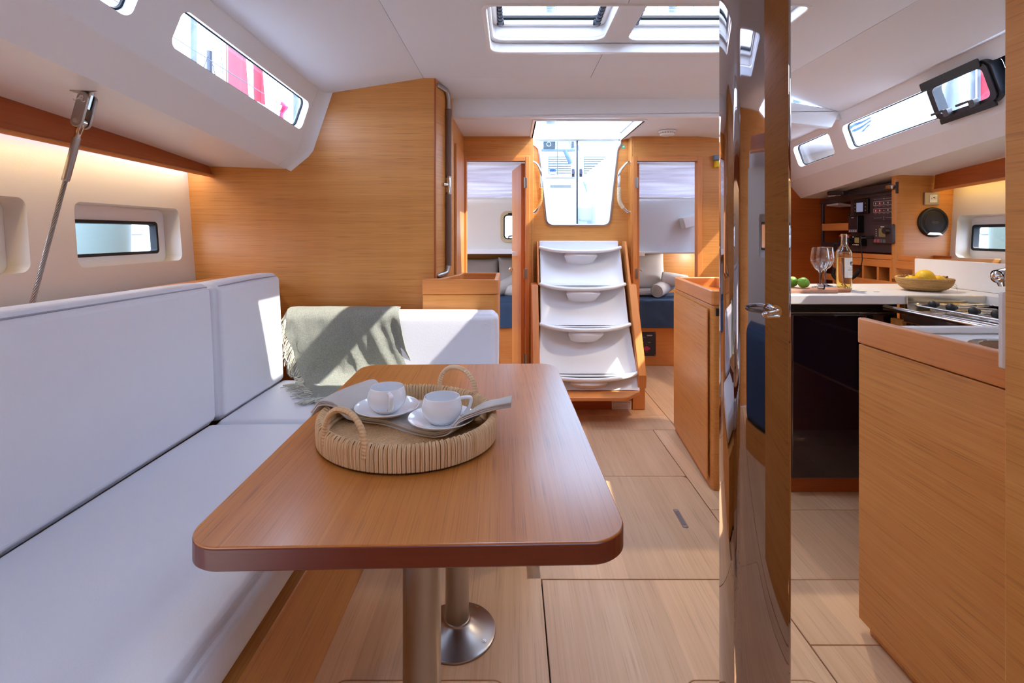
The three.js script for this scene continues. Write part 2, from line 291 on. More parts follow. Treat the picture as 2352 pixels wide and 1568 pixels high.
mesh('ceiling_panel', slab('xZ', shapeOf([[-0.42, 2.97], [1.31, 2.97], [1.31, 3.70], [-0.42, 3.70]], [rrect(0.145, 0.80, 2.995, 3.598, 0.01, true)]), 1.860, 1.97, { bevel: 0.001 }), M.ceiling, ceiling);
for (const q of [[0.125, 0.82, 2.975, 2.993], [0.125, 0.15, 2.994, 3.598], [0.795, 0.82, 2.994, 3.598]]) mesh('ceiling_trim', box(q[0], q[1], 1.852, 1.8595, q[2], q[3], 0.002), M.gel, ceiling);
mesh('ceiling_trim', box(0.148, 0.798, 1.852, 2.02, 2.985, 2.998, 0.002), M.gel, ceiling);
for (const x of [0.138, 0.798]) mesh('ceiling_trim', box(x, x + 0.012, 1.852, 2.0, 2.99, 3.62, 0.002), M.gel, ceiling);
mesh('hatch_track', box(0.788, 0.797, 1.905, 1.925, 3.0, 3.6, 0.002), M.brushed, ceiling);

// cabin-side windows: holes in the sloping coachroof sides
let nWindow = 0;
function cabinSide(s, name, wins) {
  const Z0 = FWD, Z1 = s.end, L = Z1 - Z0, hgt = 0.34, out = new THREE.Vector3(s.out, 0.4, 0);
  const P = (a0, a1, q) => patch(s.B(Z0), s.B(Z1), s.C(Z0), s.C(Z1), a0, q[0], q[1], out, { holes: q[2] ?? [], su: L, sv: hgt, seg: 8 });
  struct(name, P([[0, 0], [L, 0], [L, hgt], [0, hgt]], 0, [0, 0.035, wins.map((w) => rrect(w[0] - Z0, w[1] - Z0, w[2] * hgt, w[3] * hgt, 0.035, true))]), M.gel);
  for (const w of wins) {
    const g = structGroup('window_' + ++nWindow), q = [w[0] - Z0, w[1] - Z0, w[2] * hgt, w[3] * hgt];
    const f = rrect(q[0] - 0.012, q[1] + 0.012, q[2] - 0.012, q[3] + 0.012, 0.045); f.holes.push(rrect(q[0] + 0.006, q[1] - 0.006, q[2] + 0.006, q[3] - 0.006, 0.03, true));
    mesh('window_seal', P(f, 0, [0.036, 0.044]), M.gasket, g);
    mesh('pane', P(rrect(q[0] - 0.012, q[1] + 0.012, q[2] - 0.012, q[3] + 0.012, 0.045), 0, [0.045, 0.053]), M.pane, g);
  }
}
cabinSide(port, 'wall_port_coachroof', [[0.30, 1.425, 0.27, 0.72], [1.59, 2.58, 0.27, 0.72]]);
cabinSide(stbd, 'wall_starboard_coachroof', [[0.4, 1.0, 0.27, 0.74], [1.49, 2.957, 0.27, 0.78], [3.08, 3.47, 0.27, 0.76]]);

// hull sides: liner 85 mm thick whose openings make the window recesses, topsides behind with the hull windows
function hullSide(xT, xB, yT, yB, Z0, Z1, out, recess, win, name, xT1 = xT, xB1 = xB) {   // xT1, xB1: where the aft end lies further out
  const L = Math.hypot(Z1 - Z0, xT1 - xT), hh = yT - yB, o = new THREE.Vector3(out, 0, 0), wide = L / (Z1 - Z0);
  const P = (outline, t0, t1, holes) => patch(V(xB, yB, Z0), V(xB1, yB, Z1), V(xT, yT, Z0), V(xT1, yT, Z1), outline, t0, t1, o, { holes, su: L, sv: hh });
  const rc = (r, rad, e = 0, h = true) => rrect((r[0] - Z0) * wide - e, (r[1] - Z0) * wide + e, r[2] - yB - e, r[3] - yB + e, Math.max(0.004, rad + e), h);
  struct('wall_' + name, P([[0, 0], [L, 0], [L, hh], [0, hh]], 0, 0.085, recess.map((r) => rc(r, 0.035))), M.hull);
  struct('wall_' + name + '_topsides', P([[0, 0], [L, 0], [L, hh + 0.12], [0, hh + 0.12]], 0.086, 0.115, win.map((w) => rc(w, 0.012))), M.white);
  for (const w of win) {
    const g = structGroup('window_' + ++nWindow), f = rc(w, 0.016, 0.004, false); f.holes.push(rc(w, 0.022, -0.010));
    mesh('window_seal', P(f, 0.078, 0.112, []), M.gasket, g);
    mesh('pane', P(rc(w, 0.012, -0.002, false), 0.1, 0.108, []), M.pane, g);
  }
}
hullSide(-1.785, -1.66, 1.56, -0.07, FWD, 2.71, -1, [[0.95, 1.785, 1.03, 1.30], [1.98, 2.605, 1.03, 1.30]], [[1.0, 1.66, 1.08, 1.235], [1.93, 2.545, 1.078, 1.232]], 'port');
hullSide(2.63, 2.53, 1.56, -0.07, 0.5, 3.7, 1, [[1.1, 1.8, 1.03, 1.28], [2.15, 2.885, 1.03, 1.275]], [[1.15, 1.75, 1.08, 1.235], [2.2, 2.87, 1.08, 1.222]], 'starboard');
hullSide(0.98, 0.95, 1.56, -0.07, -0.90, 0.5, 1, [[-0.66, -0.22, 1.03, 1.28]], [[-0.63, -0.25, 1.08, 1.235]], 'starboard_bow', 2.63, 2.53);

// cove where the port coachroof side meets the bulkhead
{
  const g = structGroup('trim_12'), Z0 = 2.615, q = ['B', 'C', 'D', 'E'].map((k) => port[k](Z0)), inn = [[-0.985, 1.945], [-1.092, 1.625], [-1.118, 1.592], [-1.215, 1.512]];
  mesh('moulding_return', cloth(18, 8, (u, v) => { const s = Math.min(2.999, u * 3), i = Math.floor(s), f = s - i, a = q[i].clone().lerp(q[i + 1], f), x = inn[i][0] + (inn[i + 1][0] - inn[i][0]) * f, y = inn[i][1] + (inn[i + 1][1] - inn[i][1]) * f, k = 1 - Math.sqrt(Math.max(0, 1 - v * v)); return V(a.x + (x - a.x) * k + 0.002, a.y + (y - a.y) * k - 0.001, Z0 + (2.699 - Z0) * v); }, 0.004), M.gel, g);
}

// pelmets that hide the warm light strips
function pelmet(name, x, xb, yT, yB, k, Z0, Z1, out, x1 = x, xb1 = xb, kT = k) {
  const g = structGroup(name), y = (b, Z) => b + (b === yT ? kT : k) * (2.7 - Z);
  mesh('pelmet_board', patch(V(xb, y(yB, Z0), Z0), V(xb1, y(yB, Z1), Z1), V(x, y(yT, Z0), Z0), V(x1, y(yT, Z1), Z1), unit, 0, 0.018, new THREE.Vector3(out, 0, 0), { grain: 'z' }), M.trimDark, g);
  mesh('pelmet_bead', boxUV(tube([V(xb, y(yB, Z0), Z0), V((xb + xb1) / 2, y(yB, (Z0 + Z1) / 2), (Z0 + Z1) / 2), V(xb1, y(yB, Z1), Z1)], 0.009, 8, 10), 'z'), M.trim, g);
}
pelmet('trim_2', -1.663, -1.640, 1.555, 1.484, 0.014, FWD, 2.695, -1, -1.663, -1.640, 0.064);
pelmet('trim_11', 1.04, 1.02, 1.53, 1.435, 0.06, -0.75, 0.55, 1, 2.50, 2.49);
pelmet('trim_3', 2.50, 2.49, 1.535, 1.435, 0.06, 0.5, 2.905, 1, 2.50, 2.49, 0.095);

// bulkheads
struct('wall_port_bulkhead', slab('xy', [[-1.58, 0], [-0.42, 0], [-0.42, 2.03], [-0.487, 2.045], [-1.03, 1.955], [-1.155, 1.63], [-1.262, 1.545], [-1.74, 1.56], [-1.80, 1.5], [-1.70, 0.6]], 2.70, 2.73, { grain: 'x', bevel: 0.001 }), M.wall);
const bt = structGroup('trim_4'); mesh('edge_strip', box(-0.428, -0.418, 0, 2.02, 2.696, 2.715, 0.004, 'y'), M.trimDark, bt);
const wl = structGroup('wall_port_passage');
mesh('passage_panel', patch(V(-0.42, 0, 2.705), V(-0.352, 0, 2.93), V(-0.42, 2.02, 2.705), V(-0.352, 1.966, 2.93), unit, 0, 0.02, new THREE.Vector3(-1, 0, 0), { grain: 'z' }), M.wall, wl);
mesh('passage_panel', patch(V(-0.352, 0, 2.93), V(-0.344, 0, 3.5), V(-0.352, 1.87, 2.93), V(-0.344, 1.87, 3.5), unit, 0, 0.02, new THREE.Vector3(-1, 0, 0), { grain: 'z' }), M.wall, wl);
const d3 = structGroup('door_1');                          // flush locker door in the passage wall
mesh('door_leaf', slab('Zy', rrect(3.0, 3.44, 0.2, 1.72, 0.004), -0.349, -0.336, { grain: 'y', bevel: 0.002 }), M.trim, d3);
struct('wall_aft_port', slab('xy', shapeOf([[-0.36, 0], [-0.328, 0], [-0.328, 1.684], [0.112, 1.684], [0.112, 0], [0.14, 0], [0.14, 1.87], [-0.36, 1.87]]), 3.50, 3.53, { grain: 'x', bevel: 0.001 }), M.wall);
struct('wall_aft_starboard', slab('xy', shapeOf([[0.862, 0], [0.885, 0], [0.885, 1.684], [1.318, 1.684], [1.318, 0], [1.75, 0], [1.75, 1.83], [1.298, 1.872], [0.862, 1.872]]), 3.50, 3.53, { grain: 'x', bevel: 0.001 }), M.wall);
struct('wall_navigation', slab('xy', [[1.74, 0], [2.62, 0], [2.62, 1.5], [2.24, 1.5], [2.14, 1.62], [2.05, 1.84], [1.74, 1.84]], 3.67, 3.70, { grain: 'x', bevel: 0.001 }), M.trimDark);
struct('wall_navigation_side', box(1.735, 1.755, 0, 1.84, 3.53, 3.68, 0.001, 'y'), M.wall);
struct('wall_companionway', slab('xy', rpoly([[0.1, 0], [0.9, 0], [0.9, 1.87], [0.795, 1.87], [0.795, 1.82], [0.772, 1.79], [0.712, 1.232], [0.255, 1.232], [0.196, 1.79], [0.16, 1.82], [0.16, 1.87], [0.1, 1.87]], [0, 0, 0, 0, 0.01, 0.015, 0.05, 0.05, 0.015, 0.01, 0, 0]), 3.60, 3.63, { grain: 'x', bevel: 0.001 }), M.wall);
for (const [n, x0, x1] of [['wall_recess_port', 0.1405, 0.152], ['wall_recess_starboard', 0.850, 0.8615]]) struct(n, box(x0, x1, 0, 1.8595, 3.504, 3.599, 0.002, 'y'), M.wall);
const ct = structGroup('trim_5');                          // bright frame of the companionway opening
{
  const U = (e, y) => [[0.16 - e, 1.868], [0.16 - e, 1.82 - e * 0.5], [0.196 - e, 1.79 - e * 0.5], [0.255 - e, 1.232 - e], [0.712 + e, 1.232 - e], [0.772 + e, 1.79 - e * 0.5], [0.795 + e, 1.82 - e * 0.5], [0.795 + e, 1.868]];
  const a = U(0.008), b = U(-0.004).reverse(), s = rpoly([...a, ...b], [0, 0.01, 0.015, 0.055, 0.055, 0.015, 0.01, 0, 0, 0.01, 0.015, 0.045, 0.045, 0.015, 0.01, 0]);
  mesh('companionway_frame', slab('xy', s, 3.59, 3.66, { bevel: 0.002 }), M.brushed, ct);
}
// door frames aft
function doorFrame(n, x0, x1, y, wl_, wr) {
  const g = structGroup('door_' + n);
  mesh('jamb', box(x0 - wl_, x0, 0, y + 0.035, 3.488, 3.545, 0.003, 'y'), M.trim, g);
  mesh('jamb', box(x1, x1 + wr, 0, y + 0.035, 3.488, 3.545, 0.003, 'y'), M.trim, g);
  mesh('lintel', box(x0, x1, y, y + 0.035, 3.489, 3.545, 0.003, 'x'), M.trim, g);
  return g;
}
const doorP = doorFrame(2, -0.322, 0.095, 1.684, 0.022, 0.03), doorS = doorFrame(3, 0.888, 1.315, 1.684, 0.03, 0.035);
function leaf(g, hx, hZ, ex, eZ, side) {                   // open leaf from hinge to free edge
  const d = new THREE.Vector2(ex - hx, eZ - hZ), n = new THREE.Vector2(-d.y, d.x).normalize().multiplyScalar(0.028 * side);
  mesh('door_leaf', slab('xZ', [[hx, hZ], [ex, eZ], [ex + n.x, eZ + n.y], [hx + n.x, hZ + n.y]].sort(() => 0), 0.03, 1.675, { bevel: 0.002, grain: 'y' }), M.trim, g);
}
leaf(doorP, 0.094, 3.548, 0.028, 3.97, 1);
leaf(doorS, 0.889, 3.548, 0.955, 3.97, -1);
for (const y of [1.53, 0.885, 0.28]) { mesh('hinge', [box(0.086, 0.107, y - 0.035, y + 0.035, 3.482, 3.490, 0.001), rod(V(0.087, y - 0.037, 3.482), V(0.087, y + 0.037, 3.482), 0.005)], M.brushed, doorP); mesh('hinge', [box(0.872, 0.888, y - 0.035, y + 0.035, 3.482, 3.490, 0.001), rod(V(0.888, y - 0.037, 3.482), V(0.888, y + 0.037, 3.482), 0.005)], M.brushed, doorS); }
mesh('door_handle', [rod(V(0.03, 0.885, 3.93), V(-0.008, 0.885, 3.93), 0.012, 0.010), new THREE.SphereGeometry(0.017, 16, 12).translate(-0.012, 0.885, -3.93)], M.steel, doorP);
mesh('door_handle', [rod(V(0.952, 0.885, 3.90), V(0.985, 0.885, 3.90), 0.009), bentTube([V(0.985, 0.885, 3.9), V(1.0, 0.885, 3.9), V(1.0, 0.883, 3.80)], 0.007, 0.01, 16, 8)], M.steel, doorS);
// forward bulkhead behind the camera, and the tall partition close on the right
struct('wall_forward', slab('xy', [[-1.9, 0], [2.75, 0], [2.75, 1.8], [2.15, 1.95], [1.487, 2.04], [-0.487, 2.04], [-1.15, 2.0], [-1.9, 1.8]], FWD - 0.03, FWD, { grain: 'x' }), M.wall);
struct('wall_galley_partition', box(0.90, 0.93, 0, 2.018, 0.46, 0.90, 0.004, 'z'), M.wall);
const pe = structGroup('trim_6'); mesh('partition_edge', box(0.908, 0.932, 0, 2.018, 0.9002, 0.907, 0.003, 'y'), M.trim, pe);

// aft cabins, seen through their doors
for (const [side, x0, x1] of [['port', -1.45, 0.128], ['starboard', 0.874, 2.62]]) {
  const s = side === 'port' ? -1 : 1;
  struct('ceiling_cabin_' + side, slab('xZ', shapeOf([[x0, 3.53], [x1, 3.53], [x1, 4.6], [x0, 4.6]], s < 0 ? [] : [rrect(1.15, 2.1, 3.70, 4.30, 0.04, true)]), 1.86, 1.90, { bevel: 0.001 }), M.ceiling);
  struct('wall_cabin_outer_' + side, slab('Zy', shapeOf([[3.53, 0], [5.25, 0], [5.25, 1.9], [3.53, 1.9]], [rrect(4.55, 5.1, 0.70, 0.94, 0.03, true), ...(s < 0 ? [] : [rrect(3.65, 4.4, 1.08, 1.30, 0.03, true)])]), s < 0 ? x0 - 0.03 : x1, s < 0 ? x0 : x1 + 0.03, { bevel: 0.001 }), M.hull);
  for (const [a, b, c, d] of s < 0 ? [[4.55, 5.1, 0.70, 0.94]] : [[4.55, 5.1, 0.70, 0.94], [3.65, 4.4, 1.08, 1.30]]) { const w = structGroup('window_' + ++nWindow); mesh('pane', box(s < 0 ? x0 - 0.02 : x1 + 0.012, s < 0 ? x0 - 0.012 : x1 + 0.02, c - 0.003, d + 0.003, a - 0.003, b + 0.003, 0.001), M.pane, w); }
  struct('wall_cabin_inner_' + side, s < 0 ? box(x1, x1 + 0.02, 0, 1.86, 3.53, 5.6, 0.001, 'z') : box(x0 - 0.02, x0, 0, 1.86, 3.53, 5.6, 0.001, 'z'), M.hull);
  const xa = s < 0 ? -0.75 : 0.93, xb = s < 0 ? 0.10 : 1.80;
  struct('wall_cabin_aft_' + side, slab('xy', shapeOf([[x0, 1.0], [x1, 1.0], [x1, 1.87], [x0, 1.87]], s < 0 ? [rrect(xa, xb, 1.50, 1.81, 0.02, true), rrect(-0.078, 0.095, 1.115, 1.345, 0.035, true)] : [rrect(xa, xb, 1.50, 1.81, 0.02, true)]), 4.5, 4.56, { bevel: 0.001 }), s < 0 ? M.hull : M.ceiling);
  struct('ceiling_berth_' + side, box(x0, x1, 0.985, 1.0, 4.5, 5.6, 0.001), M.hull);
  struct('wall_berth_head_' + side, box(x0, x1, 0, 0.984, s < 0 ? 5.2 : 4.88, s < 0 ? 5.23 : 4.91, 0.001), M.wall);
  struct('trim_' + (s < 0 ? 7 : 8), s < 0 ? box(x0, 0.03, 0.985, 1.03, 4.42, 4.5, 0.004) : box(x0, x1, 0.99, 1.01, 4.44, 4.5, 0.004), M.gel);
}

// ---------- port settee ----------
{
  const t = thing('settee_base', 'L-shaped varnished wooden settee base under the white cushions', 'settee');
  mesh('plinth', slab('xZ', [[-1.3, -1.1], [-0.515, -1.1], [-0.515, 1.80], [0.095, 1.80], [0.095, 2.55], [-1.3, 2.55]], 0.001, 0.3245, { grain: "z", bevel: 0.003 }), M.wall, t);
  const k = thing('backrest_locker', 'wooden locker behind the long white backrest cushion', 'cabinet');
  mesh('carcass', box(-1.62, -1.325, 0.001, 0.904, -1.1, 2.69, 0.004, 'z'), M.wall, k);
  mesh('lid', box(-1.655, -1.325, 0.905, 0.925, -1.1, 2.695, 0.004, 'z'), M.trim, k);
  const b = thing('backrest_board', 'wooden board behind the low backrest cushion', 'board');
  mesh('board', box(-1.29, -0.49, 0.34, 0.70, 2.63, 2.693, 0.004, 'x'), M.wall, b);
  mesh('rail', box(-1.29, -0.49, 0.70, 0.716, 2.628, 2.695, 0.004, 'x'), M.trim, b);
}
function seatCushion(name, label, cx, cy, cZ, w, h, d, r, crown, pipes = [], lean = 0, group = 'white settee cushions', rise = 0) {
  const t = thing(name, label, 'cushion', V(cx, cy, cZ), group); t.rotation.z = lean;
  const g = cushion(w, h, d, r, crown);
  if (rise) { const p = g.attributes.position; for (let i = 0; i < p.count; i++) p.setY(i, p.getY(i) + rise * (p.getZ(i) / d + 0.5) * Math.max(0, p.getY(i) / h + 0.5)); g.computeVertexNormals(); }
  mesh('cover', g, M.seat, t);
  for (const p of pipes) mesh('piping', tube(p.map(([x, y, z]) => new THREE.Vector3(x, y, -z)), 0.0028, 40, 6), M.seam, t);
  return t;
}
seatCushion('seat_cushion', 'long white seat cushion along the port side beside the table', -0.845, 0.390, 0.40, 0.63, 0.106, 2.96, 0.032, 0.012, [[[0.312, 0.034, -1.46], [0.316, 0.033, 0], [0.314, 0.034, 1.46]]]);
seatCushion('seat_cushion', 'white corner seat cushion under the hanging end of the grey throw', -0.53, 0.390, 2.165, 1.24, 0.106, 0.562, 0.032, 0.010);
seatCushion('back_cushion', 'longest white backrest cushion against the port hull side', -1.222, 0.705, 0.575, 0.135, 0.53, 2.66, 0.028, 0.014, [[[0.062, 0.284, -1.31], [0.064, 0.272, 0], [0.062, 0.256, 1.31]]], 0.045, undefined, 0.028);
seatCushion('back_cushion', 'shorter white backrest cushion in the corner left of the throw', -1.209, 0.703, 2.178, 0.135, 0.53, 0.527, 0.028, 0.012, [[[0.062, 0.256, -0.235], [0.064, 0.26, 0], [0.062, 0.256, 0.235]]], 0.045);
{
  const t = seatCushion('back_cushion', 'low white backrest cushion behind the table, half covered by the throw', -0.606, 0.603, 2.535, 1.06, 0.325, 0.145, 0.032, 0.010, [[[-0.5, 0.137, -0.071], [0, 0.139, -0.074], [0.49, 0.137, -0.071]], [[0.505, 0.13, -0.066], [0.508, 0, -0.070], [0.505, -0.14, -0.066]]]);
  mesh('corner_tuck', [tube([V(0.485, 0.136, -0.073), V(0.5, 0.128, -0.074), V(0.507, 0.113, -0.07)], 0.005, 10, 6), tube([V(0.505, 0.118, -0.071), V(0.49, 0.11, -0.076), V(0.472, 0.115, -0.077)], 0.0035, 10, 6)], M.seat, t);
}

// ---------- grey throw over the low backrest ----------
{
  const t = thing('throw_blanket', 'grey-green woven throw with a fringe draped over the low white backrest', 'blanket');
  const prof = new THREE.CatmullRomCurve3([[2.632, 0.60], [2.63, 0.72], [2.60, 0.785], [2.53, 0.794], [2.462, 0.782], [2.438, 0.745], [2.434, 0.62], [2.436, 0.52], [2.42, 0.480], [2.36, 0.4665], [2.24, 0.464], [2.12, 0.460]].map(([Z, h]) => new THREE.Vector3(0, h, -Z)), false, 'catmullrom', 0.3);
  const pw = [0, 0.12, 0.28, 0.36, 0.46, 0.56, 0.68, 0.78, 0.86, 0.92, 1], xl = [-1.08, -1.11, -1.132, -1.13, -1.122, -1.095, -1.045, -0.985, -0.94, -0.89, -0.86], xr = [-0.62, -0.60, -0.575, -0.565, -0.545, -0.525, -0.48, -0.44, -0.41, -0.39, -0.37];
  const lerp = (a, v) => { let i = 0; while (i < pw.length - 2 && v > pw[i + 1]) i++; const k = Math.min(1, (v - pw[i]) / (pw[i + 1] - pw[i])); return a[i] + (a[i + 1] - a[i]) * k; };
  const at = (u, v, lift = 0) => {
    const c = prof.getPointAt(v), tg = prof.getTangentAt(v), n = new THREE.Vector3(0, -tg.z, tg.y);
    const edge = 0.007 * Math.sin(v * 37 + u * 3) * (u < 0.06 ? 1 : 0), x = lerp(xl, v) + (lerp(xr, v) - lerp(xl, v)) * u + edge;
    const hang = Math.max(0, Math.min(1, (v - 0.34) / 0.12)) * Math.max(0, Math.min(1, (0.84 - v) / 0.08));
    const fold = (0.010 * Math.abs(Math.sin((u * 13 - v * 3.2) * 1.9)) ** 2 * (0.15 + 0.85 * Math.max(0, (u - 0.45) / 0.55)) + 0.006 * Math.sin(u * 21 - v * 9) * (u > 0.5 ? 1 : 0.3) + 0.004 * vnoise(u * 14, v * 18, 64, 64, 3)) * (0.18 + 0.82 * hang);
    const flare = hang * 0.035 * Math.max(0, (v - 0.5)) * 2;
    return new THREE.Vector3(x, c.y, c.z).addScaledVector(n, 0.005 + fold + flare * 0.5 + lift + 0.0014 * vnoise(u * 160, v * 160, 512, 512, 8));
  };
  const woolTex = tex(512, 512, (u, v) => { const k = 0.55 * vnoise(u * 170, v * 170, 170, 170, 61) + 0.45 * vnoise(u * 70, v * 256, 70, 256, 62); return mixc([138, 142, 130], [224, 225, 212], k); }, 0.25, 0.33);
  const wool = std({ map: woolTex, roughness: 1, bumpMap: clothBump, bumpScale: 0.002 }), woolEdge = std({ color: 0xc4c3b4, roughness: 1 });
  mesh('woven_cloth', cloth(110, 120, (u, v) => at(u, v), 0.004), wool, t);
  const strands = [];
  for (let i = 0; i < 150; i++) {
    const v = 0.28 + 0.70 * (i + rr(-0.4, 0.4)) / 150, p = at(0.004, v), l = rr(0.06, 0.1), front = v < 0.78;
    const q = front ? [p, p.clone().add(V(-0.012 + rr(-0.008, 0.006), -l * 0.35, -rr(0.004, 0.014))), p.clone().add(V(-0.02 + rr(-0.014, 0.012), -l * 0.75, -rr(0.004, 0.02))), p.clone().add(V(-0.018 + rr(-0.016, 0.016), -l, -rr(0, 0.024)))] : [p, p.clone().add(V(-l * 0.4, rr(0, 0.012), -rr(-0.01, 0.02))), p.clone().add(V(-l * 0.9 + rr(-0.01, 0.01), rr(0, 0.014), -rr(-0.02, 0.05)))];
    for (const a of q) a.y = Math.max(a.y, 0.456 + rr(0, 0.006));
    strands.push(tube(q, rr(0.0017, 0.0027), 8, 5, false, false));
  }
  for (let i = 0; i < 80; i++) {                            // front hem on the seat
    const p = at(0.004 + 0.5 * i / 80, 0.995), q = [p, p.clone().add(V(rr(-0.03, 0.0), rr(0, 0.012), -rr(0.02, 0.04))), p.clone().add(V(rr(-0.055, 0.0), rr(-0.004, 0.01), -rr(0.05, 0.085)))];
    for (const a of q) a.y = Math.max(a.y, 0.456 + rr(0, 0.006));
    strands.push(tube(q, rr(0.0017, 0.0027), 8, 5, false, false));
  }
  const fr = mesh('fringe', strands, woolEdge, t); fr.userData.kind = 'stuff';
}

// ---------- saloon table ----------
const TABLE = 0.7205;
{
  const t = thing('saloon_table', 'varnished wooden saloon table on two round aluminium pedestals', 'table', V(-0.1665, 0, 1.203), null, 1.5 * Math.PI / 180);
  const w = 0.330, l = 0.492, rc = (e, r) => rrect(-w + e, w - e, -l + e, l - e, r);
  mesh('tabletop', slab('xZ', rc(0.0012, 0.058), TABLE - 0.006, TABLE, { bevel: 0.001, grain: 'z', seg: 16 }), M.table, t);
  mesh('edge_band', slab('xZ', rc(0, 0.06), 0.684, TABLE - 0.0012, { bevel: 0.003, grain: 'x', seg: 16 }), M.tableEdge, t, 'reddish brown solid edge band');
  for (const [x, Z] of [[-0.006, -0.303], [0.012, 0.243]]) {
    const leg = mesh('leg', lathe([[0.0345, 0.02], [0.0345, 0.672]], 48).translate(x, 0, -Z), M.brushed, t);
    mesh('base_flange', lathe(smoothProfile([[0.113, 0.0005], [0.113, 0.004], [0.108, 0.0075], [0.08, 0.017], [0.055, 0.028], [0.040, 0.037], [0.037, 0.042], [0.0345, 0.044]], 40), 64).translate(x, 0, -Z), M.brushed, leg);
    mesh('top_flange', lathe([[0.0345, 0.65], [0.042, 0.66], [0.085, 0.676], [0.09, 0.684]], 48).translate(x, 0, -Z), M.brushed, leg);
    for (const a of [-0.55, 0.95, 2.7, 4.2]) mesh('screw', [new THREE.CylinderGeometry(0.0055, 0.0055, 0.003, 14).rotateZ(-0.2).translate(0.095, 0.0115, 0), new THREE.CylinderGeometry(0.003, 0.003, 0.0034, 6).rotateZ(-0.2).translate(0.095, 0.0122, 0)].map((g) => g.rotateY(a).translate(x, 0, -Z)), M.steel, leg);
  }
}

// ---------- rattan tray with napkin, cups and saucers ----------
const TX = -0.232, TZ = 1.10, TA = Math.atan2(0.295, 0.178);      // handles lie along this direction
{
  const t = thing('rattan_tray', 'round rattan tray with two arched handles on the saloon table', 'tray', V(TX, TABLE, TZ), null, TA);
  const ra = 0.181, rb = 0.196, wallH = 0.056;
  const caneTex = (s, a, b) => tex(64, 256, (u, v) => { let c = mixc(a, b, vnoise(u * 3, v * 6, 3, 6, s)); const n = vnoise(u * 2, v * 22, 2, 22, s + 3); return n > 0.86 ? mixc(c, [112, 74, 44], 0.7) : c; }, 1, 1);
  const canes = [std({ map: caneTex(71, [238, 208, 166], [220, 180, 132]), roughness: 0.55 }), std({ map: caneTex(72, [228, 192, 146], [206, 164, 116]), roughness: 0.6 }), std({ map: caneTex(73, [242, 214, 176], [226, 190, 146]), roughness: 0.55 }), std({ map: caneTex(74, [214, 172, 126], [190, 144, 98]), roughness: 0.6 })];
  const weave = tex(512, 512, (u, v) => { const a = u * 40, b = v * 40, o = (Math.floor(a) + Math.floor(b)) % 2, k = o ? Math.sin((a % 1) * Math.PI) : Math.sin((b % 1) * Math.PI); const c = mixc([176, 128, 82], [236, 196, 146], 0.2 + 0.8 * k * (0.6 + 0.4 * hash(Math.floor(a), Math.floor(b), 9))); return c; }, 0.22, 0.22);
  const weaveB = tex(512, 512, (u, v) => { const a = u * 40, b = v * 40, o = (Math.floor(a) + Math.floor(b)) % 2, k = 255 * (o ? Math.sin((a % 1) * Math.PI) : Math.sin((b % 1) * Math.PI)); return [k, k, k]; }, 0.22, 0.22, false);
  const el = (r = 0) => { const s = new THREE.Shape(); s.absellipse(0, 0, ra + r, rb + r, 0, Math.PI * 2, false, 0); return s; };
  mesh('base', slab('xZ', el(-0.006), 0.004, 0.010, { seg: 40 }), std({ color: 0x6b4a30, roughness: 0.8 }), t);
  mesh('woven_floor', slab('xZ', el(-0.008), 0.0102, 0.012, { seg: 40, grain: 'x', bevel: 0.0003 }), std({ map: weave, bumpMap: weaveB, bumpScale: 0.0015, roughness: 0.75 }), t);
  const ring = (r, y, q) => { const pts = []; for (let i = 0; i < 64; i++) { const a = i / 64 * Math.PI * 2; pts.push(new THREE.Vector3((ra + r) * Math.cos(a), y, (rb + r) * Math.sin(a))); } return tube(pts, q, 120, 8, true); };
  mesh('foot_ring', ring(-0.002, 0.004, 0.004), std({ color: 0x5d4029, roughness: 0.8 }), t);
  mesh('inner_ring', ring(-0.014, 0.0165, 0.0045), canes[1], t);
  // each cane bends over the rim
  const shapes = [0, 1, 2].map((k) => { const h = wallH - 0.0015 * k; const c = new THREE.CatmullRomCurve3([[0.004, 0.006], [0.005, 0.02], [0.0055, 0.04], [0.003, h - 0.003], [-0.002, h], [-0.008, h - 0.004], [-0.010, 0.036], [-0.010, 0.014]].map(([x, y]) => new THREE.Vector3(x, y, 0))); const g = new THREE.TubeGeometry(c, 13, 0.00225, 6); return g; });
  const per = []; let len = 0; for (let i = 0; i < 720; i++) { const a = i / 720 * Math.PI * 2, b = (i + 1) / 720 * Math.PI * 2; len += Math.hypot(ra * (Math.cos(b) - Math.cos(a)), rb * (Math.sin(b) - Math.sin(a))); per.push(len); }
  const N = 284;
  for (let i = 0; i < N; i++) {
    const a = per.findIndex((l) => l >= len * (i + 0.5) / N) / 720 * Math.PI * 2, n = new THREE.Vector2(Math.cos(a) / ra, Math.sin(a) / rb).normalize();
    const c = mesh('cane', shapes[i % 3], canes[Math.floor(rnd() * rnd() * 4)], t); c.position.set(ra * Math.cos(a), 0, rb * Math.sin(a)); c.rotation.y = -Math.atan2(n.y, n.x); c.scale.z = rr(0.94, 1.06);
  }
  mesh('backing', slab('xZ', (() => { const s = el(-0.0005); const p = new THREE.Path(); p.absellipse(0, 0, ra - 0.004, rb - 0.004, 0, Math.PI * 2, true, 0); s.holes.push(p); return s; })(), 0.006, wallH - 0.006, { seg: 40 }), std({ color: 0x7c5636, roughness: 0.8 }), t);
  for (const s of [-1, 1]) {
    const c = new THREE.CatmullRomCurve3([[-0.056, 0.03], [-0.056, 0.062], [-0.045, 0.088], [-0.02, 0.106], [0.02, 0.106], [0.045, 0.088], [0.056, 0.062], [0.056, 0.03]].map(([z, y]) => new THREE.Vector3(s * (ra - 0.003 + (s < 0 ? 0.0 : 0)) , y, z)));
    mesh('handle', sweep(c, 300, 12, (q, a) => 0.0052 + 0.0011 * Math.abs(Math.sin(q * Math.PI * 34 + a * 0.5))), canes[s < 0 ? 1 : 2], t);
  }
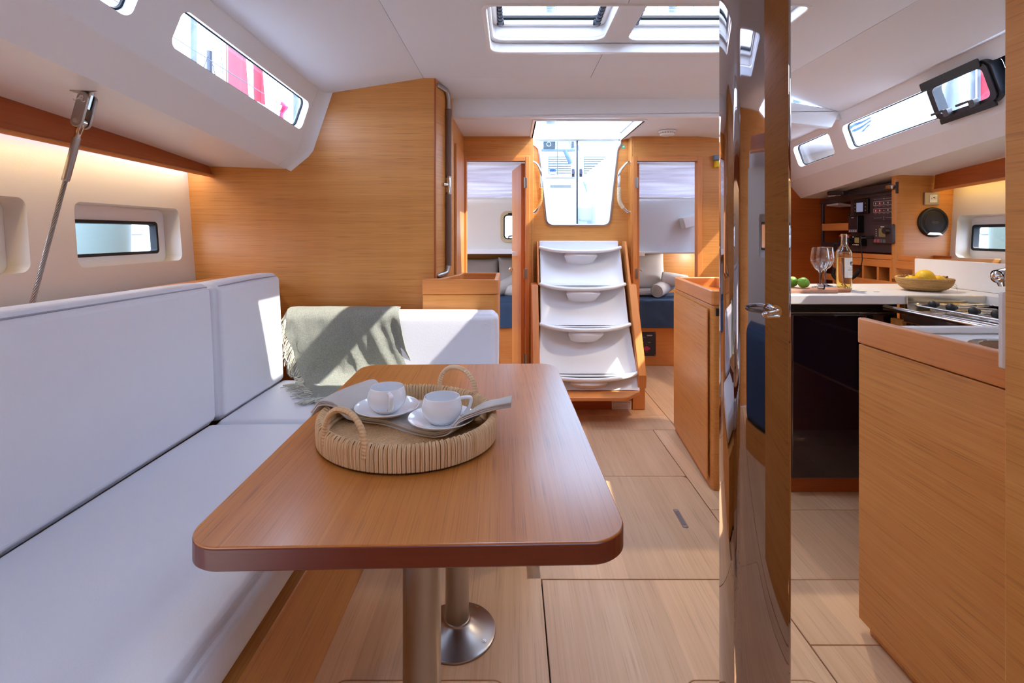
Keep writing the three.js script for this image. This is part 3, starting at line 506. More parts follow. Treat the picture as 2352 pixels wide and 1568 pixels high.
  // napkin folded along its length and laid across the tray
  const nk = thing('linen_napkin', 'beige linen napkin folded across the rattan tray beneath the saucers', 'napkin');
  const rows = [ // from the left rim across the tray floor to the right rim: [x, y, Z] of the near edge, then of the far edge
    [[-0.452, 0.04, 1.1], [-0.39, 0.05, 1.27]], [[-0.435, 0.062, 1.105], [-0.375, 0.064, 1.272]], [[-0.408, 0.059, 1.115], [-0.35, 0.062, 1.272]], [[-0.378, 0.027, 1.128], [-0.32, 0.024, 1.272]], [[-0.345, 0.0165, 1.133], [-0.285, 0.0165, 1.27]], [[-0.285, 0.0165, 1.115], [-0.225, 0.0165, 1.25]], [[-0.225, 0.0165, 1.075], [-0.165, 0.0165, 1.215]], [[-0.165, 0.017, 1.045], [-0.11, 0.0165, 1.18]], [[-0.135, 0.03, 1.03], [-0.085, 0.02, 1.155]], [[-0.112, 0.056, 1.035], [-0.065, 0.037, 1.14]], [[-0.075, 0.063, 1.05], [-0.045, 0.059, 1.13]], [[-0.03, 0.067, 1.07], [-0.02, 0.068, 1.125]], [[-0.002, 0.07, 1.085], [0, 0.071, 1.12]]];
  const crv = [0, 1].map((k) => new THREE.CatmullRomCurve3(rows.map((r) => new THREE.Vector3(r[k][0], TABLE + r[k][1], -r[k][2])), false, 'catmullrom', 0.4));
  const nap = (lift, e) => (u, v) => { const a = crv[0].getPoint(u), b = crv[1].getPoint(u), p = a.lerp(b, e + v * (1 - 2 * e)); p.y += lift + 0.0022 * Math.sin(u * 23 + v * 3) * (u > 0.15 && u < 0.6 ? 0.4 : 1) + 0.005 * Math.sin(Math.PI * v) * (u < 0.22 || u > 0.68 ? 1 : 0); return p; };
  mesh('lower_fold', cloth(60, 16, nap(0, 0.0), 0.0025), M.linen, nk);
  mesh('middle_fold', cloth(60, 16, nap(0.004, 0.025), 0.0025), M.linen, nk);
  mesh('upper_fold', cloth(60, 16, nap(0.0085, 0.01), 0.0028), M.linen, nk);
  // cups and saucers
  const floorY = TABLE + 0.0285;
  const saucerGeo = lathe(smoothProfile([[0.0001, 0.004], [0.022, 0.004], [0.026, 0.0052], [0.034, 0.0058], [0.052, 0.0085], [0.068, 0.014], [0.0755, 0.0185], [0.0775, 0.0195], [0.0785, 0.0185], [0.077, 0.0165], [0.066, 0.0098], [0.048, 0.0035], [0.034, 0.0012], [0.030, 0], [0.0001, 0.0005]], 70), 64);
  const cupOuter = [[0.0001, 0.0], [0.026, 0.0], [0.0285, 0.002], [0.036, 0.008], [0.0435, 0.018], [0.047, 0.029], [0.0465, 0.040], [0.0435, 0.050], [0.0415, 0.0565], [0.0405, 0.0585], [0.0392, 0.0578], [0.0405, 0.050], [0.0425, 0.038], [0.0425, 0.028], [0.039, 0.018], [0.031, 0.0095], [0.02, 0.006], [0.0001, 0.0055]];
  const handleShape = () => { const c = new THREE.CatmullRomCurve3([[0.040, 0.0515], [0.055, 0.0535], [0.0665, 0.052], [0.0675, 0.044], [0.062, 0.028], [0.053, 0.016], [0.041, 0.0145]].map(([x, y]) => new THREE.Vector3(x, y, 0)), false, 'catmullrom', 0.35); const g = sweep(c, 50, 12, (q, a) => 0.0038 + 0.0024 * Math.abs(Math.cos(a)) ** 1.5 + 0); return g; };
  const places = [['cup at the back of the tray, its handle towards the near edge', -0.294, 1.157, 1.18], ['cup nearest the front of the tray, its handle to the right', -0.155, 1.089, -0.12]];
  for (const [say, x, Z, turn] of places) {
    const s = thing('saucer', 'white porcelain saucer under the ' + say.split(', its')[0] + (x < -0.2 ? ', left' : ', right'), 'saucer', V(x, floorY, Z), 'white saucers on the tray');
    mesh('dish', saucerGeo, M.porcelain, s); s.scale.setScalar(0.95);
    const c = thing('cup', 'white porcelain ' + say, 'cup', V(x, floorY + 0.0060, Z), 'white cups on the tray', -turn); c.scale.setScalar(0.95);
    mesh('bowl', lathe(smoothProfile(cupOuter, 90), 72), M.porcelain, c); mesh('handle', handleShape(), M.porcelain, c);
  }
}

// ---------- chainplate rod with its toggle, port side ----------
{
  const t = thing('rigging_stay', 'steel wire stay with a forked toggle under the port side deck', 'stay');
  const top = V(-1.352, 1.622, 1.574), bot = V(-1.475, 0.93, 1.505), d = bot.clone().sub(top).normalize(), side = new THREE.Vector3(1, 0, 0).addScaledVector(d, -d.x).normalize(), q = new THREE.Quaternion().setFromRotationMatrix(new THREE.Matrix4().makeBasis(side, d.clone().negate(), side.clone().cross(d.clone().negate())));
  const loc = (g) => g.applyQuaternion(q).translate(...top.toArray());
  mesh('deck_plate', boxUV(new RoundedBoxGeometry(0.085, 0.006, 0.05, 2, 0.002).translate(top.x, top.y + 0.0, top.z)), M.brushed, t);
  mesh('tang', loc(new RoundedBoxGeometry(0.024, 0.062, 0.016, 3, 0.004).translate(0, -0.028, 0)), M.steel, t);
  for (const s of [-1, 1]) mesh('fork_plate', loc(new THREE.ExtrudeGeometry(rrect(-0.017, 0.017, -0.118, -0.008, 0.0169), { depth: 0.006, bevelSize: 0.0015, bevelThickness: 0.0015, bevelSegments: 2 }).rotateY(Math.PI / 2 * 0).translate(0, 0, s > 0 ? 0.012 : -0.018)), M.brushed, t);
  mesh('clevis_pin', loc(new THREE.CylinderGeometry(0.0075, 0.0075, 0.046, 20).rotateX(Math.PI / 2).translate(0, -0.026, 0)), M.steel, t);
  mesh('clevis_pin', loc(new THREE.CylinderGeometry(0.0075, 0.0075, 0.046, 20).rotateX(Math.PI / 2).translate(0, -0.101, 0)), M.steel, t);
  mesh('split_pin', [[0.004, 0.012, 1], [-0.004, -0.014, -1]].map(([a, b, s]) => loc(tube([new THREE.Vector3(0, -0.026, 0.024), new THREE.Vector3(a, -0.030, 0.027), new THREE.Vector3(b, -0.04, 0.026), new THREE.Vector3(b * 1.5, -0.036, 0.025)], 0.0012, 12, 6))), M.steel, t);
  mesh('eye_terminal', loc(merge([new THREE.CylinderGeometry(0.015, 0.015, 0.016, 24).rotateX(Math.PI / 2).translate(0, -0.101, 0), lathe(smoothProfile([[0.0135, -0.105], [0.012, -0.122], [0.0095, -0.14], [0.0092, -0.152]], 12), 24)])), M.steel, t);
  mesh('swage_sleeve', loc(merge([lathe([[0.0105, -0.152], [0.0112, -0.156], [0.0112, -0.285], [0.010, -0.293], [0.006, -0.294]], 24)])), M.brushed, t);
  const L = top.distanceTo(bot), core = [], stayM = std({ color: 0x9c948c, metalness: 1, roughness: 0.28 });
  mesh('wire_core', loc(rod(new THREE.Vector3(0, -0.29, 0), new THREE.Vector3(0, -L, 0), 0.0042)), M.dark, t);
  for (let k = 0; k < 7; k++) { const pts = []; for (let i = 0; i <= 90; i++) { const y = -0.29 - (L - 0.29) * i / 90, a = i * 0.33 + k * Math.PI * 2 / 7; pts.push(new THREE.Vector3(Math.cos(a) * 0.0046, y, Math.sin(a) * 0.0046)); } const w = mesh('wire_strand', loc(new THREE.TubeGeometry(new THREE.CatmullRomCurve3(pts), 180, 0.0021, 6)), stayM, t); core.push(w); }
}

// ---------- mast post ----------
{
  const t = thing('mast_post', 'polished steel mast support post standing in the middle of the cabin', 'post');
  mesh('column', slab('xZ', rrect(0.509, 0.642, 1.12, 1.222, 0.017), 0.001, 2.0215, { bevel: 0.001, seg: 12, crease: 0.3 }), M.mirror, t);
  const h = mesh('hook', [rod(V(0.592, 0.994, 1.121), V(0.592, 0.994, 1.107), 0.0165, 0.0155, 28)], M.steel, t);
  mesh('hook_loop', [bentTube([V(0.592, 1.0, 1.108), V(0.586, 1.002, 1.078), V(0.550, 0.998, 1.062), V(0.541, 0.994, 1.064), V(0.552, 0.989, 1.066), V(0.592, 0.986, 1.09), V(0.592, 0.986, 1.108)], 0.0045, 0.02, 40, 10)], M.steel, h);
}

// ---------- grab rail beside the port passage ----------
{
  const t = thing('grab_rail', 'tall vertical steel grab rail with brown grips at the bulkhead end', 'handrail');
  const w = (Z) => -0.42 + (Z - 2.705) / 0.225 * 0.068, pz = 2.86, xb = -0.366;
  const y = [1.985, 0.925];
  mesh('rail', bentTube([V(w(2.73) + 0.002, 1.99, 2.73), V(xb - 0.005, 1.985, 2.82), V(xb, 1.93, 2.835), V(xb, 1.0, 2.835), V(xb - 0.004, 0.945, 2.82), V(w(2.73) + 0.002, 0.935, 2.73)], 0.0135, 0.075, 60, 14), M.brushed, t);
  for (const [a, b] of [[1.50, 1.885], [0.985, 1.395]]) mesh('grip', rod(V(xb, a, 2.835), V(xb, b, 2.835), 0.0175, 0.0175, 20), std({ color: 0x7a5e50, roughness: 0.75 }), t, 'brown leather grip');
  mesh('middle_bracket', [rod(V(w(2.80), 1.449, 2.79), V(xb, 1.449, 2.835), 0.009), rod(V(xb, 1.405, 2.835), V(xb, 1.49, 2.835), 0.0155)], M.steel, t);
}

{ // navy seat forward on the starboard side, mirrored in the mast post
  const t = thing('navy_bench', 'dark blue upholstered bench mirrored in the polished mast post', 'bench', V(1.35, 0, -0.33), null, Math.atan2(1.4, 1.65));
  mesh('plinth', box(-0.55, 0.55, 0.001, 0.16, -0.14, 0.14, 0.004), M.wall, t);
  const c = cushion(1.1, 0.5, 0.28, 0.05, 0.012); c.translate(0, 0.412, 0); mesh('cover', c, M.navy, t);
}

// ---------- lockers and galley ----------
const ring2 = (pts, r, e) => { const s = rpoly(pts, r); const c = pts.reduce((a, p) => [a[0] + p[0] / pts.length, a[1] + p[1] / pts.length], [0, 0]); return { s, c, e }; };
function inset(pts, e) {                                  // polygon shrunk by e (counter-clockwise outline)
  const n = pts.length, area = pts.reduce((a, p, i) => a + p[0] * pts[(i + 1) % n][1] - p[1] * pts[(i + 1) % n][0], 0), q = area > 0 ? 1 : -1;
  const ln = pts.map((p, i) => { const b = pts[(i + 1) % n], d = [b[0] - p[0], b[1] - p[1]], l = Math.hypot(...d), nn = [-d[1] / l * q, d[0] / l * q]; return { p: [p[0] + nn[0] * e, p[1] + nn[1] * e], d }; });
  return ln.map((b, i) => { const a = ln[(i + n - 1) % n], k = ((b.p[0] - a.p[0]) * b.d[1] - (b.p[1] - a.p[1]) * b.d[0]) / (a.d[0] * b.d[1] - a.d[1] * b.d[0]); return [a.p[0] + a.d[0] * k, a.p[1] + a.d[1] * k]; });
}
function traylocker(name, label, pts, radii, y0, yBand, yTop, grain) {
  const t = thing(name, label, 'cabinet');
  mesh('carcass', slab('xZ', rpoly(inset(pts, 0.002), radii), y0, yBand - 0.002, { bevel: 0.0015, grain, seg: 8 }), M.wall, t);
  const s = rpoly(pts, radii); s.holes.push(rpoly(inset(pts, 0.024), radii.map((r) => Math.max(0.012, r - 0.02)), true));
  mesh('fiddle_rail', slab('xZ', s, yBand, yTop, { bevel: 0.004, grain, seg: 8 }), M.trim, t, 'solid wood fiddle rail');
  mesh('tray_bottom', slab('xZ', rpoly(inset(pts, 0.022), radii.map(() => 0.01)), yBand - 0.001, yBand + 0.012, { grain }), M.trimDark, t);
  return t;
}
traylocker('side_locker', 'low wooden locker with a recessed tray top between settee and port door', [[-0.478, 2.612], [-0.072, 2.612], [-0.072, 3.08], [-0.325, 3.08], [-0.335, 2.95], [-0.405, 2.692], [-0.478, 2.692]], [0.008, 0.04, 0.012, 0.005, 0.005, 0.005, 0.005], 0.001, 0.846, 0.925, 'x');
{
  const t = traylocker('galley_locker', 'wooden locker with recessed tray top facing the companionway steps, starboard', [[0.909, 2.235], [1.235, 2.235], [1.235, 2.94], [0.970, 2.94]], [0.02, 0.01, 0.01, 0.02], 0.001, 0.842, 0.910, 'z');
  mesh('side_panel', patch(V(0.9075, 0.03, 2.275), V(0.9665, 0.03, 2.92), V(0.9075, 0.82, 2.275), V(0.9665, 0.82, 2.92), unit, 0, 0.006, new THREE.Vector3(-1, 0, 0), { grain: 'z' }), M.wall, t);
  mesh('vent_slot', box(0.925, 0.985, 0.795, 0.83, 2.231, 2.236, 0.004), M.dark, t);
}
{
  const t = thing('sink_cabinet', 'wooden sink cabinet with a tall smooth side panel, right foreground', 'cabinet');
  mesh('carcass', box(1.046, 2.10, 0.001, 0.866, 0.94, 1.44, 0.003, 'x'), M.wall, t);
  mesh('side_panel', box(1.03, 1.0455, 0.03, 0.843, 0.94, 1.4625, 0.003, 'z'), M.wall, t, 'veneered side panel');
  mesh('fiddle_rail', slab('xZ', rpoly([[1.026, 0.94], [1.05, 0.94], [1.05, 1.462], [1.026, 1.466]], [0.003, 0.003, 0.008, 0.014]), 0.846, 0.921, { bevel: 0.005, grain: 'z' }), M.trim, t, 'solid wood fiddle rail');
  mesh('plinth', box(1.05, 2.0, 0, 0.03, 0.96, 1.42, 0.002, 'x'), M.dark, t);
}
// white worktop in one piece round the cooker recess
{
  const t = thing('galley_worktop', 'white L-shaped galley worktop with an upstand behind the fruit bowl', 'worktop');
  mesh('aft_section', slab('xZ', rpoly([[1.15, 2.11], [2.135, 2.11], [2.135, 2.60], [1.24, 2.60], [1.24, 2.233], [1.15, 2.233]], [0.004, 0.002, 0.004, 0.004, 0, 0.003]), 0.866, 0.905, { bevel: 0.003 }), M.white, t);
  mesh('side_section', slab('xZ', rrect(2.02, 2.135, 1.413, 2.1085, 0.002), 0.866, 0.9049, { bevel: 0.001 }), M.white, t);
  mesh('sink_section', slab('xZ', rrect(1.055, 2.135, 0.95, 1.411, 0.004), 0.8665, 0.886, { bevel: 0.003, holes: [rrect(1.17, 1.60, 1.03, 1.30, 0.10, true)] }), M.white, t);
  mesh('backsplash', slab('Zy', rrect(0.95, 2.61, 0.905, 1.038, 0.006), 2.135, 2.155, { bevel: 0.002 }), M.white, t);
  mesh('fiddle_edge', box(1.056, 2.015, 0.886, 0.9065, 1.386, 1.411, 0.006), M.white, t);
  mesh('end_upstand', slab('xy', rrect(1.0215, 2.10, 0.887, 1.048, 0.006), 1.022, 1.036, { bevel: 0.003 }), M.white, t);
  for (const [x, Z] of [[1.605, 2.245], [1.655, 2.235]]) mesh('lid_finger_slot', slab('xZ', rpoly([[x - 0.018, Z], [x, Z - 0.010], [x + 0.018, Z], [x, Z + 0.003]], 0.006), 0.9052, 0.9058, { bevel: 0.0002 }), M.dark, t);
  const sink = mesh('sink_bowl', slab('xZ', (() => { const s = rrect(1.155, 1.615, 1.015, 1.315, 0.11); s.holes.push(rrect(1.175, 1.595, 1.035, 1.295, 0.095, true)); return s; })(), 0.8862, 0.8892, { bevel: 0.0012 }), M.steel, t);
  mesh('basin', [slab('xZ', (() => { const s = rrect(1.168, 1.602, 1.028, 1.302, 0.10); s.holes.push(rrect(1.172, 1.598, 1.032, 1.298, 0.097, true)); return s; })(), 0.76, 0.886, { bevel: 0.0005 }), slab('xZ', rrect(1.168, 1.602, 1.028, 1.302, 0.10), 0.757, 0.761, { bevel: 0.001 })], M.brushed, sink);
}
{
  const t = thing('kitchen_faucet', 'chrome faucet reaching over the sink at the right edge', 'faucet');
  mesh('body', rod(V(1.54, 0.906, 1.34), V(1.54, 1.03, 1.34), 0.023, 0.02, 24), M.steel, t);
  mesh('spout', sweep(new THREE.CatmullRomCurve3([V(1.54, 1.02, 1.34), V(1.49, 1.062, 1.335), V(1.39, 1.072, 1.325), V(1.30, 1.058, 1.31), V(1.291, 1.056, 1.309)]), 40, 16, (q) => 0.014 + 0.0035 * q), M.steel, t);
  mesh('spray_head', [new THREE.SphereGeometry(0.0172, 20, 14).scale(0.7, 1, 1).translate(1.293, 1.055, -1.31), rod(V(1.305, 1.045, 1.31), V(1.308, 1.031, 1.31), 0.012, 0.010, 20)], M.steel, t);
  mesh('lever', bentTube([V(1.54, 1.03, 1.34), V(1.55, 1.07, 1.34), V(1.60, 1.10, 1.34)], 0.008, 0.02, 16, 10), M.steel, t);
}
// fridge front
{
  const t = thing('fridge', 'glossy black front-opening fridge beneath the white worktop', 'fridge');
  mesh('cabinet', box(1.24, 1.735, 0.075, 0.862, 2.215, 2.58, 0.003), M.dark, t);
  mesh('door', box(1.245, 1.705, 0.082, 0.812, 2.185, 2.2145, 0.006), phys({ color: 0x1b1024, roughness: 0.05, clearcoat: 1, clearcoatRoughness: 0.03 }), t, 'glossy black door');
  mesh('edge_trim', box(1.245, 1.705, 0.813, 0.819, 2.186, 2.213, 0.002), M.steel, t);
  mesh('hinge', box(1.66, 1.70, 0.822, 0.842, 2.19, 2.214, 0.004), M.dark, t);
  mesh('plinth', box(1.24, 1.735, 0.001, 0.074, 2.226, 2.56, 0.003, 'x'), M.trimDark, t, 'reddish wood plinth');
}
// cooker recess and cooker
const hobM = std({ color: 0xd8d0c0, metalness: 1, roughness: 0.16 });
{
  const t = thing('cooker_recess', 'wood and stainless lining of the recess round the cooker', 'cabinet');
  mesh('liner', box(1.685, 2.02, 0.80, 0.904, 2.095, 2.109, 0.002), hobM, t);
  mesh('side_panel', box(1.74, 2.11, 0.001, 0.86, 2.17, 2.21, 0.002, 'x'), M.wall, t);
  mesh('front_panel', box(1.665, 1.685, 0.001, 0.80, 2.10, 2.165, 0.002, 'y'), M.wall, t);
  mesh('back_panel', box(2.07, 2.10, 0.001, 0.86, 1.45, 2.16, 0.002, 'z'), M.brushed, t);
}
{
  const t = thing('gas_cooker', 'stainless gimballed cooker with pan clamps beside the worktop', 'stove');
  mesh('oven_body', box(1.665, 2.0, 0.40, 0.795, 1.47, 2.06, 0.006), M.brushed, t);
  mesh('control_panel', box(1.648, 1.664, 0.70, 0.818, 1.47, 2.02, 0.004), M.black, t);
  mesh('oven_door', box(1.648, 1.664, 0.42, 0.69, 1.48, 2.02, 0.004), M.black, t);
  mesh('hob_pan', slab('xZ', (() => { const s = rrect(1.64, 2.01, 1.46, 2.075, 0.02); s.holes.push(rrect(1.66, 1.995, 1.475, 2.06, 0.015, true)); return s; })(), 0.80, 0.836, { bevel: 0.003 }), hobM, t);
  mesh('hob_floor', box(1.655, 2.0, 0.798, 0.806, 1.47, 2.065, 0.002), M.steel, t);
  mesh('front_rail', boxUV(tube([V(1.632, 0.846, 2.15), V(1.632, 0.846, 1.46)], 0.0125, 8, 16), 'z'), M.steel, t);
  mesh('back_plate', slab('xy', rrect(1.75, 2.0, 0.806, 0.868, 0.012), 2.055, 2.062, { bevel: 0.002 }), hobM, t);
  for (const [x, Z, r] of [[1.83, 1.63, 0.062], [1.83, 1.92, 0.048]]) {
    const b = mesh('burner', lathe([[0.0001, 0.02], [r * 0.5, 0.021], [r * 0.6, 0.016], [r * 0.62, 0.010], [r * 0.8, 0.006], [r, 0.009], [r, 0.002], [0.0001, 0]], 40).translate(x, 0.806, -Z), M.steel, t);
    mesh('flame_cap', lathe([[0.0001, 0.027], [r * 0.4, 0.026], [r * 0.46, 0.022], [r * 0.46, 0.018]], 32).translate(x, 0.806, -Z), M.dark, b);
  }
  for (const x of [1.72, 1.78, 1.88, 1.95]) mesh('pan_rest', tube([V(x, 0.842, 1.48), V(x, 0.845, 1.78), V(x, 0.842, 2.05)], 0.0035, 12, 8), M.steel, t);
  for (const Z of [1.52, 1.76, 2.02]) mesh('pan_rest', tube([V(1.67, 0.840, Z), V(1.83, 0.843, Z), V(1.99, 0.840, Z)], 0.0035, 12, 8), M.steel, t);
  mesh('fiddle', bentTube([V(1.67, 0.81, 1.48), V(1.67, 0.873, 1.48), V(1.67, 0.873, 2.05), V(1.99, 0.873, 2.05), V(1.99, 0.873, 1.48), V(1.99, 0.81, 1.48)], 0.004, 0.025, 90, 8), M.steel, t);
  for (const [x, y, Z] of [[1.735, 0.877, 2.03], [1.752, 0.874, 1.965], [1.765, 0.872, 1.882], [1.787, 0.871, 1.815]]) {
    const c = mesh('pan_clamp', [tube([V(x + 0.03, y, Z), V(x + 0.10, y - 0.004, Z + 0.01), V(x + 0.20, y - 0.012, Z + 0.02)], 0.0042, 16, 8)], M.steel, t);
    mesh('clamp_knob', lathe(smoothProfile([[0.0001, -0.015], [0.011, -0.0115], [0.0172, -0.002], [0.0155, 0.006], [0.011, 0.016], [0.007, 0.024], [0.0001, 0.025]], 24), 24).rotateZ(-Math.PI / 2).translate(x, y, -Z), std({ color: 0x1d1d22, roughness: 0.45 }), c, 'black clamp knob');
  }
  for (const [y, Z] of [[0.765, 1.90], [0.765, 1.83], [0.765, 1.75]]) mesh('gas_knob', [rod(V(1.648, y, Z), V(1.625, y, Z), 0.019, 0.016, 20), box(1.618, 1.627, y - 0.004, y + 0.016, Z - 0.003, Z + 0.003, 0.002)], M.steel, t);
}

// ---------- things on the worktop ----------
const WT = 0.9055, boardVeneer = veneer([196, 148, 122], [170, 116, 92], [130, 84, 62], { U: 0.5, Vv: 0.25, w: 512, h: 512, seed: 61, bands: 8, pores: 0.4 });
{
  const t = thing('fruit_bowl', 'oval coiled seagrass bowl holding yellow citrus fruit', 'bowl', V(1.915, WT, 2.285));
  const prof = new THREE.SplineCurve([[0.060, 0.003], [0.080, 0.010], [0.096, 0.024], [0.1045, 0.042], [0.107, 0.057]].map(([r, y]) => new THREE.Vector2(r, y)));
  const straw = tex(512, 256, (u, v) => { const k = vnoise(u * 150 + v * 40, v * 40, 150, 40, 81), q = vnoise(u * 30, v * 60, 30, 60, 82); return mixc(mixc([142, 100, 54], [224, 184, 122], k), [176, 134, 78], q * 0.5); }, 1, 1);
  const mat = std({ map: straw, roughness: 0.9 });
  const pts = []; const turns = 9; for (let i = 0; i <= turns * 56; i++) { const q = prof.getPointAt(Math.min(1, i / (turns * 56))), a = i / 56 * Math.PI * 2; pts.push(new THREE.Vector3(q.x * Math.cos(a), q.y + 0.004, q.x * Math.sin(a) * 0.92)); }
  const c = new THREE.CatmullRomCurve3(pts);
  const g = new THREE.TubeGeometry(c, turns * 120, 0.0056, 7), p = g.attributes.position, nn = g.attributes.normal;
  for (let i = 0; i < p.count; i++) { const k = 0.0012 * Math.sin(i / 8 * 1.7 + (i % 8) * 0.8); p.setXYZ(i, p.getX(i) + nn.getX(i) * k, p.getY(i) + nn.getY(i) * k, p.getZ(i) + nn.getZ(i) * k); }
  g.computeVertexNormals(); mesh('coiled_wall', g, mat, t);
  mesh('bottom', lathe([[0.0001, 0.002], [0.058, 0.003], [0.064, 0.008], [0.0001, 0.009]], 48).scale(1, 1, 0.92), mat, t);
  mesh('loose_straw', [tube([new THREE.Vector3(0.098, 0.03, 0.03), new THREE.Vector3(0.116, 0.018, 0.035), new THREE.Vector3(0.108, 0.003, 0.05)], 0.0008, 10, 5), tube([new THREE.Vector3(0.104, 0.036, 0.02), new THREE.Vector3(0.122, 0.028, 0.03), new THREE.Vector3(0.115, 0.008, 0.04)], 0.0007, 10, 5)], mat, t);
  const peel = std({ color: 0xf3c31a, roughness: 0.42, bumpMap: leatherBump, bumpScale: 0.0012 });
  const fruit = (label, x, y, z, r, tilt) => {
    const f = thing('citrus_fruit', label, 'fruit', V(1.915 + x, WT + y, 2.285 + z), 'yellow fruit in the bowl'); f.rotation.z = tilt;
    const q = mesh('peel', boxUV(lathe(smoothProfile([[0.0001, -r * 0.96], [r * 0.5, -r * 0.86], [r * 0.93, -r * 0.4], [r, 0], [r * 0.93, r * 0.42], [r * 0.5, r * 0.86], [r * 0.12, r * 0.97], [0.0001, r * 0.95]], 30), 36)), peel, f);
    mesh('stem_scar', lathe([[0.0001, r * 0.975], [0.004, r * 0.972], [0.005, r * 0.955]], 12), std({ color: 0x5c6a24, roughness: 0.8 }), f);
  };
  fruit('largest yellow citrus fruit on top of the bowl', 0.004, 0.060, 0.0, 0.037, -0.45);
  fruit('yellow citrus fruit low in the left of the bowl', -0.058, 0.041, 0.005, 0.029, 0.5);
  fruit('yellow citrus fruit low in the right of the bowl', 0.062, 0.041, -0.005, 0.029, -0.9);
}
const glassM = phys({ color: 0xf4f6f8, transmission: 1, thickness: 0.01, roughness: 0, ior: 1.48 }), smokeM = phys({ color: 0x2c3352, transmission: 0.35, thickness: 0.02, roughness: 0.02, ior: 1.48, attenuationColor: new THREE.Color(0.05, 0.07, 0.16), attenuationDistance: 0.006 });
{
  const t = thing('wine_bottle', 'clear glass bottle of white wine with a cream paper label', 'bottle', V(1.562, WT, 2.315));
  const R = 0.0322;
  mesh('glass', lathe([...smoothProfile([[0.0001, 0.012], [0.016, 0.008], [0.025, 0.0], [0.030, 0.002], [R, 0.01], [R, 0.06], [R, 0.16], [0.0305, 0.18], [0.022, 0.198], [0.0142, 0.21], [0.0124, 0.225], [0.012, 0.25]], 60), [0.012, 0.251], [0.0136, 0.2515], [0.0136, 0.259], [0.012, 0.262], [0.0092, 0.262], [0.0092, 0.225], ...smoothProfile([[0.0092, 0.222], [0.0108, 0.21], [0.0186, 0.197], [0.0272, 0.181], [R - 0.003, 0.16], [R - 0.003, 0.06], [R - 0.003, 0.014], [0.025, 0.006], [0.016, 0.013], [0.0001, 0.016]], 50)], 48), phys({ color: 0xf6f3df, transmission: 1, thickness: 0.003, roughness: 0, ior: 1.48 }), t);
  mesh('wine', lathe([...smoothProfile([[0.0001, 0.0168], [0.016, 0.0138], [0.025, 0.007], [R - 0.0035, 0.0148], [R - 0.0033, 0.03]], 24), [R - 0.0033, 0.152], [0.0001, 0.152]], 48), phys({ color: 0xfff2b0, transmission: 1, thickness: 0.05, roughness: 0, ior: 1.33, attenuationColor: new THREE.Color(0.97, 0.88, 0.38), attenuationDistance: 0.09 }), t);
  const cv = document.createElement('canvas'); cv.width = 256; cv.height = 512; const x = cv.getContext('2d');
  x.fillStyle = '#ece8df'; x.fillRect(0, 0, 256, 512); x.fillStyle = '#8b8a88'; x.beginPath(); x.ellipse(128, 150, 46, 62, 0, 0, 7); x.fill(); x.fillStyle = '#4e4c4c'; x.beginPath(); x.ellipse(120, 128, 38, 36, 0, 0, 7); x.fill(); x.fillStyle = '#c9c5be'; x.beginPath(); x.ellipse(136, 158, 22, 32, 0, 0, 7); x.fill();
  x.fillStyle = '#8f8b86'; for (const [y, w, h] of [[268, 120, 16], [320, 150, 22]]) for (let k = 0; k < 9; k++) x.fillRect(128 - w / 2 + k * w / 9, y - h + (k * 7) % 5, w / 9 - 3 - (k * 5) % 4, h - (k * 3) % 6);   // print too small to read
  x.fillStyle = '#a8a49c'; for (let i = 0; i < 4; i++) x.fillRect(70, 365 + i * 26, 116, 4);
  const lt = new THREE.CanvasTexture(cv); lt.colorSpace = THREE.SRGBColorSpace;
  const lab = new THREE.CylinderGeometry(R + 0.0005, R + 0.0005, 0.092, 32, 1, true, -1.15, 2.3);
  mesh('paper_label', merge([lab, new THREE.CylinderGeometry(R + 0.0002, R + 0.0002, 0.092, 32, 1, true, -1.15, 2.3).scale(-1, 1, 1).rotateY(0)]).translate(0, 0.105, 0).rotateY(0.62), std({ map: lt, roughness: 0.8, side: THREE.DoubleSide }), t, 'cream paper label');
}
{
  const bowl = (R) => lathe([...smoothProfile([[0.0001, 0.084], [0.011, 0.0855], [0.026, 0.098], [R, 0.128], [R * 0.985, 0.155], [R * 0.86, 0.1965]], 50), ...smoothProfile([[R * 0.86 - 0.0012, 0.1965], [R * 0.985 - 0.0014, 0.155], [R - 0.0014, 0.128], [0.0247, 0.099], [0.011, 0.0872], [0.0001, 0.0862]], 50)], 56);
  const t = thing('wine_glass', 'front wine glass with a smoky blue stem, left of the wine bottle', 'glass', V(1.493, WT, 2.385), 'wine glasses on the worktop');
  mesh('bowl', bowl(0.040), glassM, t);
  mesh('stem', lathe(smoothProfile([[0.0001, 0.086], [0.010, 0.0855], [0.0045, 0.074], [0.0036, 0.05], [0.0036, 0.02], [0.006, 0.010], [0.017, 0.005], [0.031, 0.0015], [0.032, 0.0005], [0.0001, 0.0003]], 50), 40), smokeM, t, 'smoky blue stem and foot');
  const c = another(t, 'rear wine glass half hidden behind the front one, left of the bottle'); c.position.copy(V(1.585, WT, 2.49));
}
